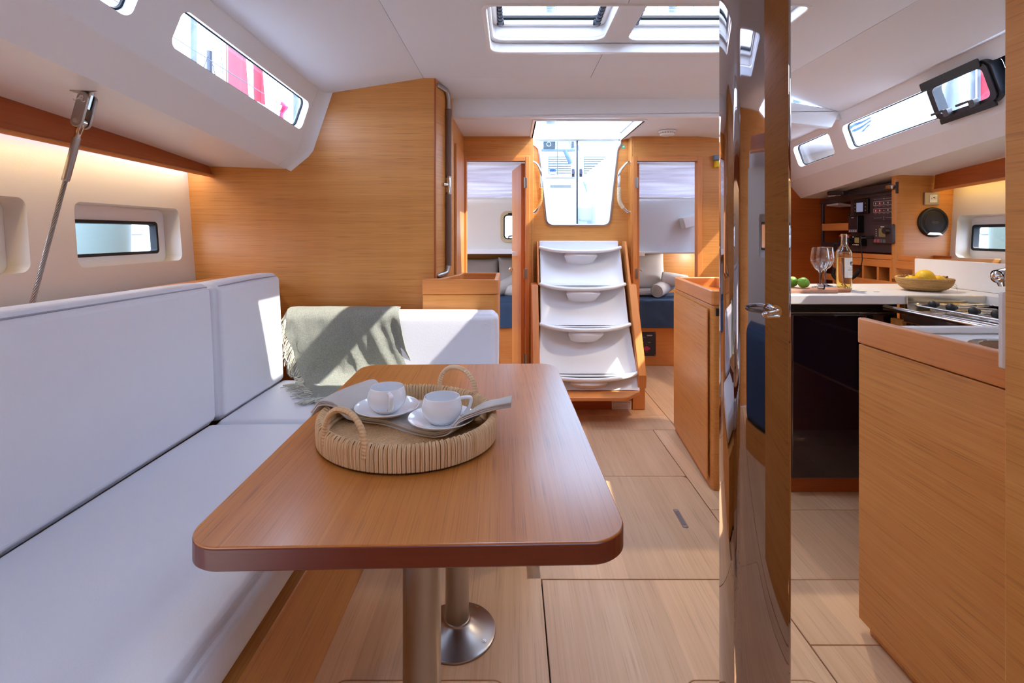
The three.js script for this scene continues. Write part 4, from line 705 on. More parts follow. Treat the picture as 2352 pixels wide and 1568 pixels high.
{
  const t = thing('cutting_board', 'brown wooden cutting board under the limes on the worktop', 'board', V(0, 0, 0));
  mesh('board', slab('xZ', rpoly([[1.14, 2.175], [1.445, 2.175], [1.45, 2.30], [1.14, 2.30]], 0.008), WT, WT + 0.016, { bevel: 0.003, grain: 'x' }), phys({ map: boardVeneer, roughness: 0.6 }), t);
  mesh('handle', slab('xZ', (() => { const s = rpoly([[1.44, 2.205], [1.525, 2.212], [1.54, 2.24], [1.525, 2.266], [1.44, 2.275]], 0.012); const p = new THREE.Path(); p.absarc(1.515, 2.239, 0.006, 0, 7, true); s.holes.push(p); return s; })(), WT, WT + 0.0155, { bevel: 0.003, grain: 'x' }), phys({ map: boardVeneer, color: 0xf2dcc0, roughness: 0.6 }), t);
  mesh('leather_cord', [tube([V(1.515, WT + 0.012, 2.239), V(1.514, WT + 0.024, 2.236), V(1.506, WT + 0.038, 2.23), V(1.497, WT + 0.040, 2.226), V(1.492, WT + 0.034, 2.226), V(1.499, WT + 0.031, 2.227)], 0.0022, 20, 6), tube([V(1.507, WT + 0.036, 2.231), V(1.52, WT + 0.026, 2.236), V(1.527, WT + 0.018, 2.24)], 0.0018, 12, 6)], std({ color: 0x8a4a2a, roughness: 0.8 }), t);
}
{
  const lime = std({ color: 0x6fa52a, roughness: 0.35, bumpMap: leatherBump, bumpScale: 0.0008 });
  const g = () => { const r = 0.0245; return boxUV(lathe(smoothProfile([[0.0001, -r * 1.12], [r * 0.14, -r * 1.06], [r * 0.62, -r * 0.8], [r, 0], [r * 0.62, r * 0.8], [r * 0.14, r * 1.07], [0.0001, r * 1.12]], 36), 32)); };
  const a = thing('lime', 'whole green lime on the cutting board, right of the other lime', 'lime', V(1.322, WT + 0.0415, 2.232), 'limes on the board');
  a.rotation.z = 1.25; mesh('peel', g(), lime, a); mesh('stem_scar', new THREE.CylinderGeometry(0.003, 0.003, 0.002, 10).translate(0, 0.0315, 0), std({ color: 0x8a8a4a, roughness: 0.8 }), a);
  const b = another(a, 'green lime half hidden behind the mast post, left of the other lime'); b.position.copy(V(1.296, WT + 0.0415, 2.275)); b.rotation.set(0.5, 0.4, 1.1);
}
{
  const t = thing('bottle_stopper', 'small chrome bottle stopper lying on the cutting board', 'stopper');
  const y = WT + 0.0285;
  mesh('barrel', rod(V(1.362, y, 2.195), V(1.388, y, 2.19), 0.0105, 0.0105, 20), M.steel, t);
  mesh('ring', new THREE.TorusGeometry(0.0085, 0.0022, 8, 24).rotateX(1.2).translate(1.351, y - 0.003, -2.20), M.steel, t);
  mesh('collar', rod(V(1.384, y, 2.191), V(1.389, y, 2.19), 0.0125, 0.0125, 20), M.dark, t);
}

// ---------- companionway steps ----------
const treads = [[3.48, 1.052, 0.285], [3.36, 0.803, 0.289], [3.24, 0.550, 0.295], [3.12, 0.262, 0.318]], SX = 0.485;
const incline = (h) => 3.12 + 0.4517 * (h - 0.262);
{
  const t = thing('companionway_steps', 'moulded white companionway steps with curved treads between wooden side boards', 'steps');
  const rise = (yT, yB, hwT, hwB, deep) => cloth(48, 24, (u, v) => {     // hollow riser
    const k = u * 2 - 1, y = yT + (yB - yT) * v + 0.024 * Math.abs(k) ** 3.2 * (1 - v), hw = hwT + (hwB - hwT) * v, side = Math.max(0, 1 - Math.abs(k) ** 5);
    return V(SX + k * hw, y, incline(y) + 0.030 + deep * side * (0.35 + 0.65 * Math.cos(Math.min(1, v * 1.05) * Math.PI / 2) ** 0.9) - 0.012 * (1 - k * k) * v);
  }, 0.008);
  mesh('head_plate', slab('xy', rrect(SX - 0.287, SX + 0.287, 1.03, 1.116, 0.01), 3.575, 3.598, { bevel: 0.003 }), M.gel, t);
  treads.forEach(([Z, h, hw], i) => {
    const next = treads[i + 1], lowY = next ? next[1] + 0.004 : 0.176, lowW = next ? next[2] - 0.004 : 0.318;
    mesh('riser', rise(h - 0.012, lowY, hw + 0.001, lowW + 0.005, next ? 0.085 : 0.05), M.gel, t);
    const back = incline(h) + (i ? 0.12 : 0.115), front = (k) => Z + 0.02 - 0.062 * (1 - Math.abs(k) ** 2.4), curl = (k) => 0.026 * Math.abs(k) ** 3.2;
    const tr = mesh('tread', cloth(56, 14, (u, v) => { const k = u * 2 - 1, Zf = front(k); return V(SX + k * hw, h + curl(k) * (1 - v * 0.25), Zf + (back - Zf) * v); }, 0.02), M.gel, t);
    const lip = []; for (let j = 0; j <= 24; j++) { const k = j / 12 - 1; lip.push(V(SX + k * hw * 0.995, h - 0.008 + curl(k), front(k) - 0.001)); }
    mesh('nosing', tube(lip, 0.0125, 72, 12), M.gel, tr);
    const gr = []; for (let j = 0; j <= 12; j++) { const k = (j / 6 - 1) * 0.58; gr.push([k * hw, front(k) + 0.018]); }
    mesh('grip_strip', merge(gr.slice(0, -1).map(([x, q], j) => { const [x2, q2] = gr[j + 1]; return slab('xZ', [[SX + x, q], [SX + x2, q2], [SX + x2, q2 + 0.011], [SX + x, q + 0.011]], h + 0.001, h + 0.004, { bevel: 0 }); })), M.gasket, tr);
    mesh('bracket', cloth(20, 8, (u, v) => { const k = u * 2 - 1, y = h - 0.018 - 0.062 * v, w = 0.105 - 0.03 * v; return V(SX + k * w, y, Z - 0.03 + 0.085 * v ** 1.1 + 0.03 * Math.abs(k) ** 3); }, 0.03), M.gel, tr);
  });
  for (const [s, x0, x1, xu] of [[1, 0.797, 0.850, 0.815], [-1, 0.132, 0.178, 0.183]]) {
    const lo = s > 0 ? [x0, x1] : [x0, x1], hi = s > 0 ? [x0 + 0.001, xu] : [xu - 0.006, 0.188];
    mesh('side_board', slab('Zy', [[incline(0.24) - 0.01, 0.275], [incline(0.18) + 0.03, 0.19], [3.44, 0.19], [3.52, 0.82], [incline(0.82) - 0.01, 0.82]], lo[0], lo[1], { bevel: 0.004, grain: 'y' }), M.trim, t);
    mesh('side_board', slab('Zy', [[incline(0.81) - 0.005, 0.82], [3.55, 0.82], [3.59, 1.112], [incline(1.11) - 0.005, 1.112]], hi[0], hi[1], { bevel: 0.002, grain: 'y' }), M.trim, t);
  }
  mesh('base_plate', slab('xZ', rpoly([[0.275, 2.982], [0.70, 2.982], [0.806, 3.10], [0.806, 3.32], [0.168, 3.32], [0.168, 3.10]], [0.03, 0.03, 0.01, 0.004, 0.004, 0.01]), 0.152, 0.176, { bevel: 0.005, grain: 'x' }), M.trim, t);
  mesh('plinth', box(0.18, 0.799, 0.001, 0.151, 3.27, 3.55, 0.003, 'x'), M.trimDark, t);
  mesh('base_block', box(0.80, 0.884, 0.001, 0.30, 3.265, 3.49, 0.004, 'y'), M.trim, t);
}
{
  const cv = document.createElement('canvas'); cv.width = 256; cv.height = 128; const x = cv.getContext('2d');
  x.fillStyle = '#e6dfe2'; x.fillRect(0, 0, 256, 128); x.fillStyle = '#8d7f86'; for (let i = 0; i < 6; i++) for (let k = 0; k < 12; k++) x.fillRect(14 + k * 19, 18 + i * 17, 12 + (k * 7 + i * 5) % 6, i ? 4 : 8);
  const tx = new THREE.CanvasTexture(cv); tx.colorSpace = THREE.SRGBColorSpace;
  const g = new THREE.BoxGeometry(0.13, 0.058, 0.001).translate(0.728, 0.031, -3.2692); single('paper_sticker', g, std({ map: tx, roughness: 0.8 }), 'small printed paper sticker low on the plinth under the steps', 'sticker');
}
// rails on both sides of the companionway
for (const [s, say] of [[-1, 'steel companionway handrail with orange leather binding, left of the opening'], [1, 'steel companionway handrail with pale cord binding, right of the opening']]) {
  const wx = s < 0 ? 0.143 : 0.859, bx = s < 0 ? 0.208 : 0.772, t = thing('companionway_handrail', say, 'handrail'), Zr = 3.545;
  mesh('rail', bentTube([V(wx, 1.685, Zr), V(wx - s * 0.03, 1.680, Zr), V(bx, 1.61, Zr), V(bx, 1.39, Zr), V(wx - s * 0.025, 1.325, Zr), V(wx, 1.32, Zr)], 0.011, 0.03, 60, 14), M.steel, t);
  const c = new THREE.CatmullRomCurve3([V(bx, 1.50, Zr), V(bx, 1.42, Zr), V(bx + s * 0.008, 1.388, Zr), V(bx + s * 0.03, 1.352, Zr)]);
  mesh('cord_binding', sweep(c, 240, 14, (q) => 0.0125 + 0.0022 * Math.abs(Math.sin(q * Math.PI * 22))), s < 0 ? std({ color: 0xc98a3e, roughness: 0.7 }) : std({ color: 0xd9c6a4, roughness: 0.8 }), t, s < 0 ? 'orange leather binding' : 'pale cord binding');
  for (const y of [1.685, 1.32]) mesh('mount', rod(V(wx - s * -0.001, y, Zr), V(wx - s * 0.006, y, Zr), 0.018, 0.016, 18), M.steel, t);
}
{ // green safety sticker
  const cv = document.createElement('canvas'); cv.width = cv.height = 64; const x = cv.getContext('2d'); x.fillStyle = '#3fae86'; x.fillRect(0, 0, 64, 64); x.fillStyle = '#fff'; x.fillRect(10, 34, 44, 6); x.beginPath(); x.moveTo(20, 14); x.lineTo(34, 20); x.lineTo(26, 32); x.lineTo(18, 30); x.fill(); x.fillRect(38, 12, 14, 18);
  const tx = new THREE.CanvasTexture(cv); tx.colorSpace = THREE.SRGBColorSpace;
  single('safety_sticker', new THREE.BoxGeometry(0.024, 0.024, 0.001).translate(0.815, 1.803, -3.5992), std({ map: tx, roughness: 0.5 }), 'small green safety sticker beside the companionway opening, upper right', 'sticker');
}

// ---------- navigation station ----------
{
  const t = thing('navigation_console', 'dark brown navigation console with two open lockers, starboard side', 'console');
  const X = 2.30, dk = std({ color: 0x43373b, roughness: 0.45 });
  mesh('fascia', slab('Zy', shapeOf([[2.925, 1.052], [3.66, 1.046], [3.66, 1.405], [3.45, 1.452], [3.2, 1.47], [2.925, 1.478]], [[[3.342, 1.11], [3.342, 1.19], [3.645, 1.188], [3.645, 1.106]], [[3.342, 1.2435], [3.342, 1.390], [3.645, 1.382], [3.645, 1.236]]]), X, X + 0.018, { bevel: 0.002, grain: 'z' }), dk, t);
  mesh('top_fascia', slab('Zy', [[2.925, 1.408], [3.35, 1.394], [3.66, 1.386], [3.66, 1.405], [3.45, 1.452], [3.2, 1.47], [2.925, 1.478]], X - 0.012, X, { bevel: 0.002, grain: 'z' }), dk, t);
  mesh('locker_shelf', box(X - 0.004, X + 0.26, 1.191, 1.2415, 3.344, 3.645, 0.002, 'z'), M.trim, t);
  mesh('locker_back', box(X + 0.26, X + 0.27, 1.05, 1.42, 3.32, 3.66, 0.001, 'z'), M.trimDark, t);
  for (const Z of [3.325, 3.646]) mesh('locker_side', box(X + 0.018, X + 0.26, 1.06, 1.40, Z, Z + 0.014, 0.001, 'x'), M.trimDark, t);
  mesh('locker_floor', box(X + 0.018, X + 0.26, 1.09, 1.105, 3.34, 3.646, 0.001, 'z'), M.trimDark, t);
  mesh('locker_flap', slab('xy', [[X + 0.02, 1.372], [X + 0.12, 1.362], [X + 0.14, 1.372], [X + 0.02, 1.39]], 3.50, 3.63, { bevel: 0.001 }), M.gel, t);
}
const canvasTex = (w, h, draw) => { const cv = document.createElement('canvas'); cv.width = w; cv.height = h; draw(cv.getContext('2d')); const q = new THREE.CanvasTexture(cv); q.colorSpace = THREE.SRGBColorSpace; return q; };
function faceX(Z0, Z1, y0, y1, X, tx, rough = 0.4) {      // print on a face that looks inboard (towards -x)
  const g = new THREE.PlaneGeometry(Z1 - Z0, y1 - y0).rotateY(-Math.PI / 2).translate(X, (y0 + y1) / 2, -(Z0 + Z1) / 2);
  return [g, std({ map: tx, roughness: rough })];
}
const smudge = (x, cx, cy, w, h, col) => { x.fillStyle = col; for (let k = 0; k < 7; k++) x.fillRect(cx - w / 2 + k * w / 7, cy - h / 2 + (k * 5) % 3, w / 7 - 1.2, h - (k * 3) % 3); };   // print too small to read
const NX = 2.30;
{
  const t = thing('switch_panel', 'electrical switch panel with two rows of icons at the console top right', 'panel');
  mesh('plate', slab('Zy', rrect(2.932, 3.138, 1.248, 1.404, 0.004), NX - 0.006, NX - 0.0005, { bevel: 0.001 }), std({ color: 0x3c3238, roughness: 0.4 }), t);
  const tx = canvasTex(512, 384, (x) => {
    x.fillStyle = '#3c3238'; x.fillRect(0, 0, 512, 384); x.fillStyle = '#c9c4c8'; x.fillRect(40, 40, 180, 4); x.fillRect(292, 40, 180, 4); smudge(x, 256, 42, 44, 12, '#c9c4c8'); x.fillRect(40, 338, 180, 4); x.fillRect(292, 338, 180, 4); smudge(x, 256, 318, 36, 9, '#9d989c'); smudge(x, 256, 342, 24, 14, '#d0ccd0'); smudge(x, 256, 366, 20, 11, '#d0ccd0');
    for (const [r, y] of [[0, 82], [1, 196]]) {
      x.strokeStyle = '#d8d4d8'; x.lineWidth = 6; x.strokeRect(40, y, 432, 58);
      for (let k = 0; k < 5; k++) { const cx = 84 + k * 86, red = (r === 0 && k === 1) || (r === 1 && k < 2); if (red) { x.fillStyle = '#a8343c'; x.fillRect(cx - 30, y + 8, 60, 42); } x.fillStyle = '#f2f0f2'; x.beginPath(); if (r === 1 && k === 2) x.fillRect(cx - 12, y + 26, 24, 9); else { x.ellipse(cx, y + 29, 11, 15, 0, 0, 7); x.fill(); } if (k < 4) { x.fillStyle = '#8d888c'; x.fillRect(cx + 41, y + 14, 4, 30); } smudge(x, cx, y + 76, 52, 9, '#8f8a8e'); }
    }
  });
  mesh('printed_face', ...faceX(2.934, 3.136, 1.25, 1.402, NX - 0.0064, tx), t);
}
{
  const t = thing('battery_monitor', 'small black monitor with a pale blue screen at the console top', 'monitor');
  mesh('housing', slab('Zy', rrect(3.160, 3.29, 1.298, 1.396, 0.006), NX - 0.018, NX, { bevel: 0.003 }), M.black, t);
  mesh('screen', slab('Zy', rrect(3.199, 3.258, 1.312, 1.372, 0.002), NX - 0.020, NX - 0.0175, { bevel: 0.0005 }), std({ color: 0x9aa6c6, roughness: 0.2, emissive: 0x8ea0cc, emissiveIntensity: 0.35 }), t, 'pale blue screen');
  for (const Z of [3.176, 3.272]) for (const y of [1.32, 1.343, 1.366]) mesh('button', rod(V(NX - 0.018, y, Z), V(NX - 0.0205, y, Z), 0.004, 0.0035, 10), std({ color: 0x9b979c, roughness: 0.5 }), t);
}
{
  const t = thing('depth_display', 'black portrait instrument display standing proud in the console middle', 'display');
  mesh('housing', slab('Zy', rrect(3.213, 3.302, 1.174, 1.287, 0.004), NX - 0.045, NX, { bevel: 0.003 }), M.black, t);
  mesh('printed_face', ...faceX(3.217, 3.298, 1.178, 1.283, NX - 0.0455, canvasTex(256, 320, (x) => { x.fillStyle = '#332b2e'; x.fillRect(0, 0, 256, 320); smudge(x, 128, 26, 76, 13, '#dcd8da'); x.fillStyle = '#6f6a72'; x.fillRect(0, 262, 256, 58); for (let k = 0; k < 4; k++) { x.fillStyle = '#f0eef0'; x.beginPath(); x.moveTo(28 + k * 62, 306); x.lineTo(44 + k * 62, 274); x.lineTo(60 + k * 62, 306); x.fill(); } }), 0.15), t);
}
{
  const t = thing('stereo_radio', 'small marine stereo with a round knob and amber screen, lower left of console', 'radio');
  mesh('housing', slab('Zy', rrect(3.186, 3.308, 1.087, 1.155, 0.008), NX - 0.04, NX, { bevel: 0.003 }), M.black, t);
  mesh('screen', slab('Zy', rrect(3.203, 3.243, 1.108, 1.143, 0.002), NX - 0.0425, NX - 0.0395, { bevel: 0.0005 }), std({ color: 0x9b8f5a, roughness: 0.25 }), t, 'amber screen');
  mesh('knob', [rod(V(NX - 0.04, 1.125, 3.283), V(NX - 0.062, 1.125, 3.283), 0.0185, 0.017, 24)], std({ color: 0x2c2a2e, roughness: 0.3 }), t);
  for (const [Z, y, c] of [[3.302, 1.147, 0xe6e2e6], [3.302, 1.097, 0xc23a44], [3.258, 1.147, 0xe6e2e6], [3.258, 1.096, 0xe6e2e6], [3.24, 1.096, 0xe6e2e6], [3.226, 1.096, 0xe6e2e6], [3.212, 1.096, 0xe6e2e6]]) mesh('button', rod(V(NX - 0.04, y, Z), V(NX - 0.043, y, Z), 0.0042, 0.0038, 10), std({ color: c, roughness: 0.5 }), t);
}
{
  const t = thing('radio_telephone', 'black radio telephone with an olive screen and handset cord, lower right of console', 'radio');
  mesh('housing', slab('Zy', rrect(2.936, 3.102, 1.108, 1.226, 0.008), NX - 0.032, NX, { bevel: 0.004 }), std({ color: 0x43363a, roughness: 0.4 }), t);
  mesh('screen', slab('Zy', rrect(2.985, 3.04, 1.148, 1.202, 0.002), NX - 0.0345, NX - 0.0315, { bevel: 0.0005 }), std({ color: 0x87805a, roughness: 0.25 }), t, 'olive screen');
  mesh('knob', rod(V(NX - 0.032, 1.186, 2.967), V(NX - 0.058, 1.186, 2.967), 0.019, 0.0175, 24), std({ color: 0x26242a, roughness: 0.3 }), t);
  [[3.07, 0x9a5560], [3.044, 0x9a5560], [3.018, 0x5a5c66], [2.994, 0x5a5c66]].forEach(([Z, c]) => mesh('button', slab('Zy', rrect(Z - 0.010, Z + 0.010, 1.114, 1.134, 0.003), NX - 0.036, NX - 0.0315, { bevel: 0.001 }), std({ color: c, roughness: 0.5 }), t));
  for (const y of [1.155, 1.168, 1.181, 1.194]) mesh('button', rod(V(NX - 0.032, y, 3.062), V(NX - 0.0345, y, 3.062), 0.003, 0.003, 8), std({ color: 0xd8d4d6, roughness: 0.5 }), t);
  mesh('name_strip', slab('Zy', rrect(2.998, 3.026, 1.208, 1.213, 0.001), NX - 0.0335, NX - 0.0315, { bevel: 0.0003 }), std({ color: 0xe6e2e4, roughness: 0.5 }), t);
  // plug, cord and coil
  mesh('cord_plug', [rod(V(NX - 0.034, 1.145, 3.09), V(NX - 0.07, 1.143, 3.10), 0.012, 0.009, 16), tube([V(NX - 0.07, 1.143, 3.10), V(NX - 0.085, 1.140, 3.115), V(NX - 0.088, 1.12, 3.12), V(NX - 0.085, 1.07, 3.118)], 0.0042, 20, 8)], M.dark, t);
  const path = [V(NX - 0.085, 1.07, 3.118), V(NX - 0.085, 1.0, 3.112), V(NX - 0.09, 0.945, 3.125), V(NX - 0.095, 0.90, 3.16), V(NX - 0.1, 0.862, 3.24), V(NX - 0.09, 0.855, 3.33), V(NX - 0.08, 0.885, 3.40), V(NX - 0.06, 0.93, 3.42)];
  mesh('cord', tube(path.slice(0, 3), 0.0028, 20, 8), M.dark, t);
  const c = new THREE.CatmullRomCurve3(path.slice(2)), q = []; const n = 900, fr = c.computeFrenetFrames(n); for (let i = 0; i <= n; i += 1) { const a = i * 0.42, p = c.getPointAt(i / n); q.push(p.addScaledVector(fr.normals[i], Math.cos(a) * 0.0095).addScaledVector(fr.binormals[i], Math.sin(a) * 0.0095)); }
  mesh('coiled_cord', new THREE.TubeGeometry(new THREE.CatmullRomCurve3(q), 1400, 0.0026, 5), M.dark, t);
}
{
  const t = thing('reading_lamp', 'black swivelling chart lamp on an arm over the console', 'lamp');
  const body = std({ color: 0x23222a, roughness: 0.4 });
  mesh('arm', tube([V(NX - 0.02, 1.44, 2.94), V(NX - 0.035, 1.428, 3.05), V(NX - 0.05, 1.426, 3.2), V(NX - 0.07, 1.436, 3.29)], 0.008, 24, 10), body, t);
  mesh('head', boxUV(new RoundedBoxGeometry(0.05, 0.026, 0.17, 4, 0.012).rotateX(0.06).translate(NX - 0.085, 1.444, -3.345)), body, t);
  mesh('lens', boxUV(new RoundedBoxGeometry(0.036, 0.006, 0.08, 2, 0.002).translate(NX - 0.085, 1.428, -3.38)), std({ color: 0xb9b6b2, roughness: 0.2 }), t);
  mesh('wall_mount', boxUV(new RoundedBoxGeometry(0.03, 0.03, 0.06, 3, 0.010).translate(NX - 0.018, 1.448, -2.965)), M.steel, t);
}
{
  const t = thing('torch', 'grey torch with a red ring lying on the upper console shelf', 'torch', V(NX + 0.085, 1.294, 3.39)); t.rotation.y = 0.78;
  const dk = std({ color: 0x3a3a42, roughness: 0.6 });
  mesh('handle', lathe(smoothProfile([[0.0001, -0.19], [0.017, -0.188], [0.019, -0.17], [0.018, -0.06], [0.022, -0.03], [0.036, 0.01], [0.038, 0.03]], 40), 28).rotateZ(Math.PI / 2 + 0.10), dk, t);
  mesh('head_ring', lathe([[0.0385, 0.028], [0.0385, 0.034]], 32).rotateZ(Math.PI / 2 + 0.10), std({ color: 0xc22a30, roughness: 0.4 }), t, 'red ring');
  mesh('head', lathe([[0.038, 0.034], [0.046, 0.042], [0.046, 0.064], [0.040, 0.066], [0.038, 0.06]], 32).rotateZ(Math.PI / 2 + 0.10), M.black, t);
  mesh('reflector', lathe(smoothProfile([[0.0001, 0.03], [0.012, 0.034], [0.03, 0.05], [0.039, 0.062]], 20), 32).rotateZ(Math.PI / 2 + 0.10), M.steel, t);
}
{
  const t = thing('hand_lamp', 'dark hand lamp with a bright red top on the lower console shelf', 'lamp');
  mesh('body', boxUV(new RoundedBoxGeometry(0.10, 0.075, 0.11, 3, 0.012).translate(NX + 0.035, 1.105, -3.40)), std({ color: 0x2a2e3c, roughness: 0.5 }), t);
  mesh('top', boxUV(new RoundedBoxGeometry(0.085, 0.02, 0.10, 3, 0.009).rotateZ(0.05).translate(NX + 0.035, 1.152, -3.405)), std({ color: 0xe2361c, roughness: 0.45 }), t, 'bright red top');
  mesh('handle', bentTube([V(NX - 0.01, 1.10, 3.445), V(NX - 0.035, 1.10, 3.46), V(NX - 0.035, 1.05, 3.46), V(NX - 0.01, 1.05, 3.445)], 0.006, 0.012, 24, 8), M.dark, t);
}
// curved wooden end of the console with socket and loudspeaker
struct('wall_navigation_end', (() => { const s = new THREE.Shape(); s.moveTo(2.284, 2.96); s.lineTo(2.284, 2.95); s.quadraticCurveTo(2.284, 2.92, 2.335, 2.92); s.lineTo(2.66, 2.92); s.lineTo(2.66, 2.96); s.closePath(); return slab('xZ', s, 0.9, 1.54, { bevel: 0.0005, grain: 'x', seg: 12 }); })(), M.wall);
{
  const t = thing('wall_socket', 'steel framed wall socket with a cream insert above the loudspeaker', 'socket');
  mesh('frame', slab('xy', rrect(2.440, 2.527, 1.339, 1.414, 0.003), 2.908, 2.9195, { bevel: 0.002 }), M.brushed, t);
  mesh('insert', slab('xy', (() => { const s = rrect(2.467, 2.512, 1.353, 1.399, 0.002); const p = new THREE.Path(); p.absarc(2.4905, 1.376, 0.0185, 0, 7, true); s.holes.push(p); return s; })(), 2.905, 2.9085, { bevel: 0.0008, seg: 20 }), M.whitePlastic, t, 'cream insert');
  mesh('well', new THREE.CylinderGeometry(0.0185, 0.0185, 0.002, 28).rotateX(Math.PI / 2).translate(2.4905, 1.376, -2.9085), M.whitePlastic, t);
  mesh('pin', [[0, 0.006], [-0.0095, 0], [0.0095, 0]].map(([a, b]) => rod(V(2.4905 + a, 1.376 + b, 2.908), V(2.4905 + a, 1.376 + b, b ? 2.897 : 2.9065), 0.0026, 0.0024, 10)), M.dark, t);
}
{
  const t = thing('loudspeaker', 'round black loudspeaker on the wooden panel below the socket', 'speaker', V(2.494, 1.236, 2.9195));
  const sp = std({ color: 0x1b1719, roughness: 0.35 });
  mesh('rim', lathe(smoothProfile([[0.0885, 0], [0.0885, 0.008], [0.084, 0.015], [0.075, 0.017], [0.071, 0.014]], 24), 56).rotateX(Math.PI / 2), sp, t);
  mesh('grille', lathe(smoothProfile([[0.0001, 0.021], [0.03, 0.0205], [0.055, 0.018], [0.0715, 0.012], [0.072, 0.004]], 24), 56).rotateX(Math.PI / 2), std({ color: 0x221d20, roughness: 0.6 }), t);
  for (const r of [0.048, 0.06]) mesh('grille_ring', new THREE.TorusGeometry(r, 0.0012, 6, 48).translate(0, 0, 0.0185 - (r - 0.048) * 0.1), sp, t);
  mesh('print', canvasPlane(0.05, 0.036), std({ map: canvasTex(128, 96, (x) => { x.fillStyle = '#221d20'; x.fillRect(0, 0, 128, 96); x.fillStyle = '#77706f'; x.fillRect(14, 40, 100, 5); x.fillRect(14, 54, 100, 4); x.fillRect(34, 70, 60, 3); x.strokeStyle = '#77706f'; x.lineWidth = 2; x.beginPath(); x.moveTo(18, 36); x.quadraticCurveTo(26, 10, 44, 30); x.stroke(); }), roughness: 0.6 }), t);
  mesh('badge', slab('xy', rpoly([[-0.044, 0.0], [0.05, -0.004], [0.03, 0.012], [-0.03, 0.013]], 0.003), 0, 0.002, { bevel: 0.0005 }).rotateX(0).translate(0, -0.073, 0.0175), M.steel, t);
}
function canvasPlane(w, h) { return new THREE.BoxGeometry(w, h, 0.0006).translate(0, 0, 0.0213); }
{
  const t = thing('slatted_rack', 'open wooden rack with upright dividers below the navigation console', 'rack');
  const X = 2.30;
  mesh('top_rail', box(X - 0.004, X + 0.02, 1.01, 1.04, 2.80, 3.665, 0.003, 'z'), M.trim, t);
  mesh('upper_rail', box(X - 0.012, X + 0.014, 0.962, 1.008, 2.80, 3.665, 0.003, 'z'), M.trim, t);
  mesh('lower_rail', box(X - 0.012, X + 0.014, 0.835, 0.878, 2.80, 3.665, 0.003, 'z'), M.trim, t);
  for (const Z of [2.80, 2.97, 3.075, 3.205, 3.36, 3.5]) mesh('divider', box(X - 0.008, X + 0.2, 0.80, 0.963, Z, Z + 0.018, 0.002, 'y'), M.trim, t);
  mesh('back', box(X + 0.2, X + 0.21, 0.7, 1.04, 2.80, 3.665, 0.001, 'z'), M.trimDark, t);
  mesh('floor', box(X - 0.012, X + 0.2, 0.70, 0.715, 2.80, 3.665, 0.001, 'z'), M.trimDark, t);
  mesh('end_post', box(X - 0.012, X + 0.02, 0.7, 1.04, 3.63, 3.666, 0.002, 'y'), M.trim, t);
  mesh('front_board', box(X - 0.010, X + 0.01, 0.001, 0.80, 2.61, 3.665, 0.002, 'z'), M.wall, t);
  mesh('end_panel', box(2.15, X + 0.3, 0.001, 1.035, 2.615, 2.63, 0.002, 'x'), M.wall, t);
}

// ---------- inside the aft cabins ----------
const blindTex = tex(64, 512, (u, v) => { const k = vnoise(u * 2, v * 9, 2, 9, 91) * 0.5 + vnoise(u * 3, v * 26, 3, 26, 92) * 0.5; return mixc([206, 198, 206], [248, 246, 248], k); }, 1, 1);
function pleatedBlind(label, x0, x1, y0, y1, Z) {
  const t = thing('pleated_blind', label, 'blind');
  mesh('fabric', cloth(40, 120, (u, v) => { const sag = 0.006 * Math.sin(u * Math.PI * 2.2 + Math.floor(v * 9)) ; return V(x0 + (x1 - x0) * u, y1 - (y1 - y0) * v + sag * 0.8, Z - 0.012 * Math.abs(Math.sin(v * Math.PI * 9)) - 0.004 * Math.sin(u * 5)); }, 0.001), phys({ map: blindTex, transmission: 0.42, thickness: 0, roughness: 1 }), t);
  mesh('bottom_bar', box(x0, x1, y0 - 0.014, y0 + 0.002, Z - 0.02, Z - 0.004, 0.003), M.whitePlastic, t);
  mesh('head_rail', box(x0, x1, y1, y1 + 0.02, Z - 0.022, Z, 0.003), M.whitePlastic, t);
}
pleatedBlind('crumpled white blind in the port aft cabin doorway', -0.78, 0.10, 1.495, 1.83, 4.48);
pleatedBlind('crumpled white blind in the starboard aft cabin doorway', 0.905, 1.82, 1.495, 1.83, 4.48);
{ // blind under the cabin's own deck hatch
  const t = thing('hatch_blind', 'translucent blind under the deck hatch of the starboard aft cabin, out of view', 'blind');
  mesh('fabric', box(1.14, 2.11, 1.902, 1.904, 3.69, 4.31, 0.0005), phys({ color: 0xffffff, transmission: 0.92, thickness: 0, roughness: 0.85 }), t);
}
{ // opening port in the port cabin
  const g = structGroup('window_9'), x0 = -0.078, x1 = 0.095, y0 = 1.115, y1 = 1.345, Z = 4.5;
  const f = rrect(x0 - 0.028, x1 + 0.028, y0 - 0.028, y1 + 0.028, 0.06); f.holes.push(rrect(x0 + 0.002, x1 - 0.002, y0 + 0.002, y1 - 0.002, 0.035, true));
  mesh('frame', slab('xy', f, 4.482, 4.5, { bevel: 0.005 }), std({ color: 0xc8b08a, roughness: 0.4 }), g);
  const k = rrect(x0 - 0.004, x1 + 0.004, y0 - 0.004, y1 + 0.004, 0.035); k.holes.push(rrect(x0 + 0.014, x1 - 0.014, y0 + 0.014, y1 - 0.014, 0.022, true));
  mesh('window_seal', slab('xy', k, 4.50, 4.53, { bevel: 0.003 }), M.gasket, g);
  mesh('pane', slab('xy', rrect(x0, x1, y0, y1, 0.03), 4.535, 4.543), M.pane, g);
  mesh('latch', [bentTube([V(-0.03, 1.13, 4.50), V(-0.03, 1.145, 4.47), V(0.02, 1.15, 4.468), V(0.04, 1.15, 4.47)], 0.006, 0.01, 24, 8), box(-0.045, 0.0, 1.10, 1.13, 4.485, 4.51, 0.004)], M.gasket, g);
  mesh('hinge', box(-0.04, 0.06, 1.335, 1.36, 4.482, 4.508, 0.004), M.gasket, g);
}
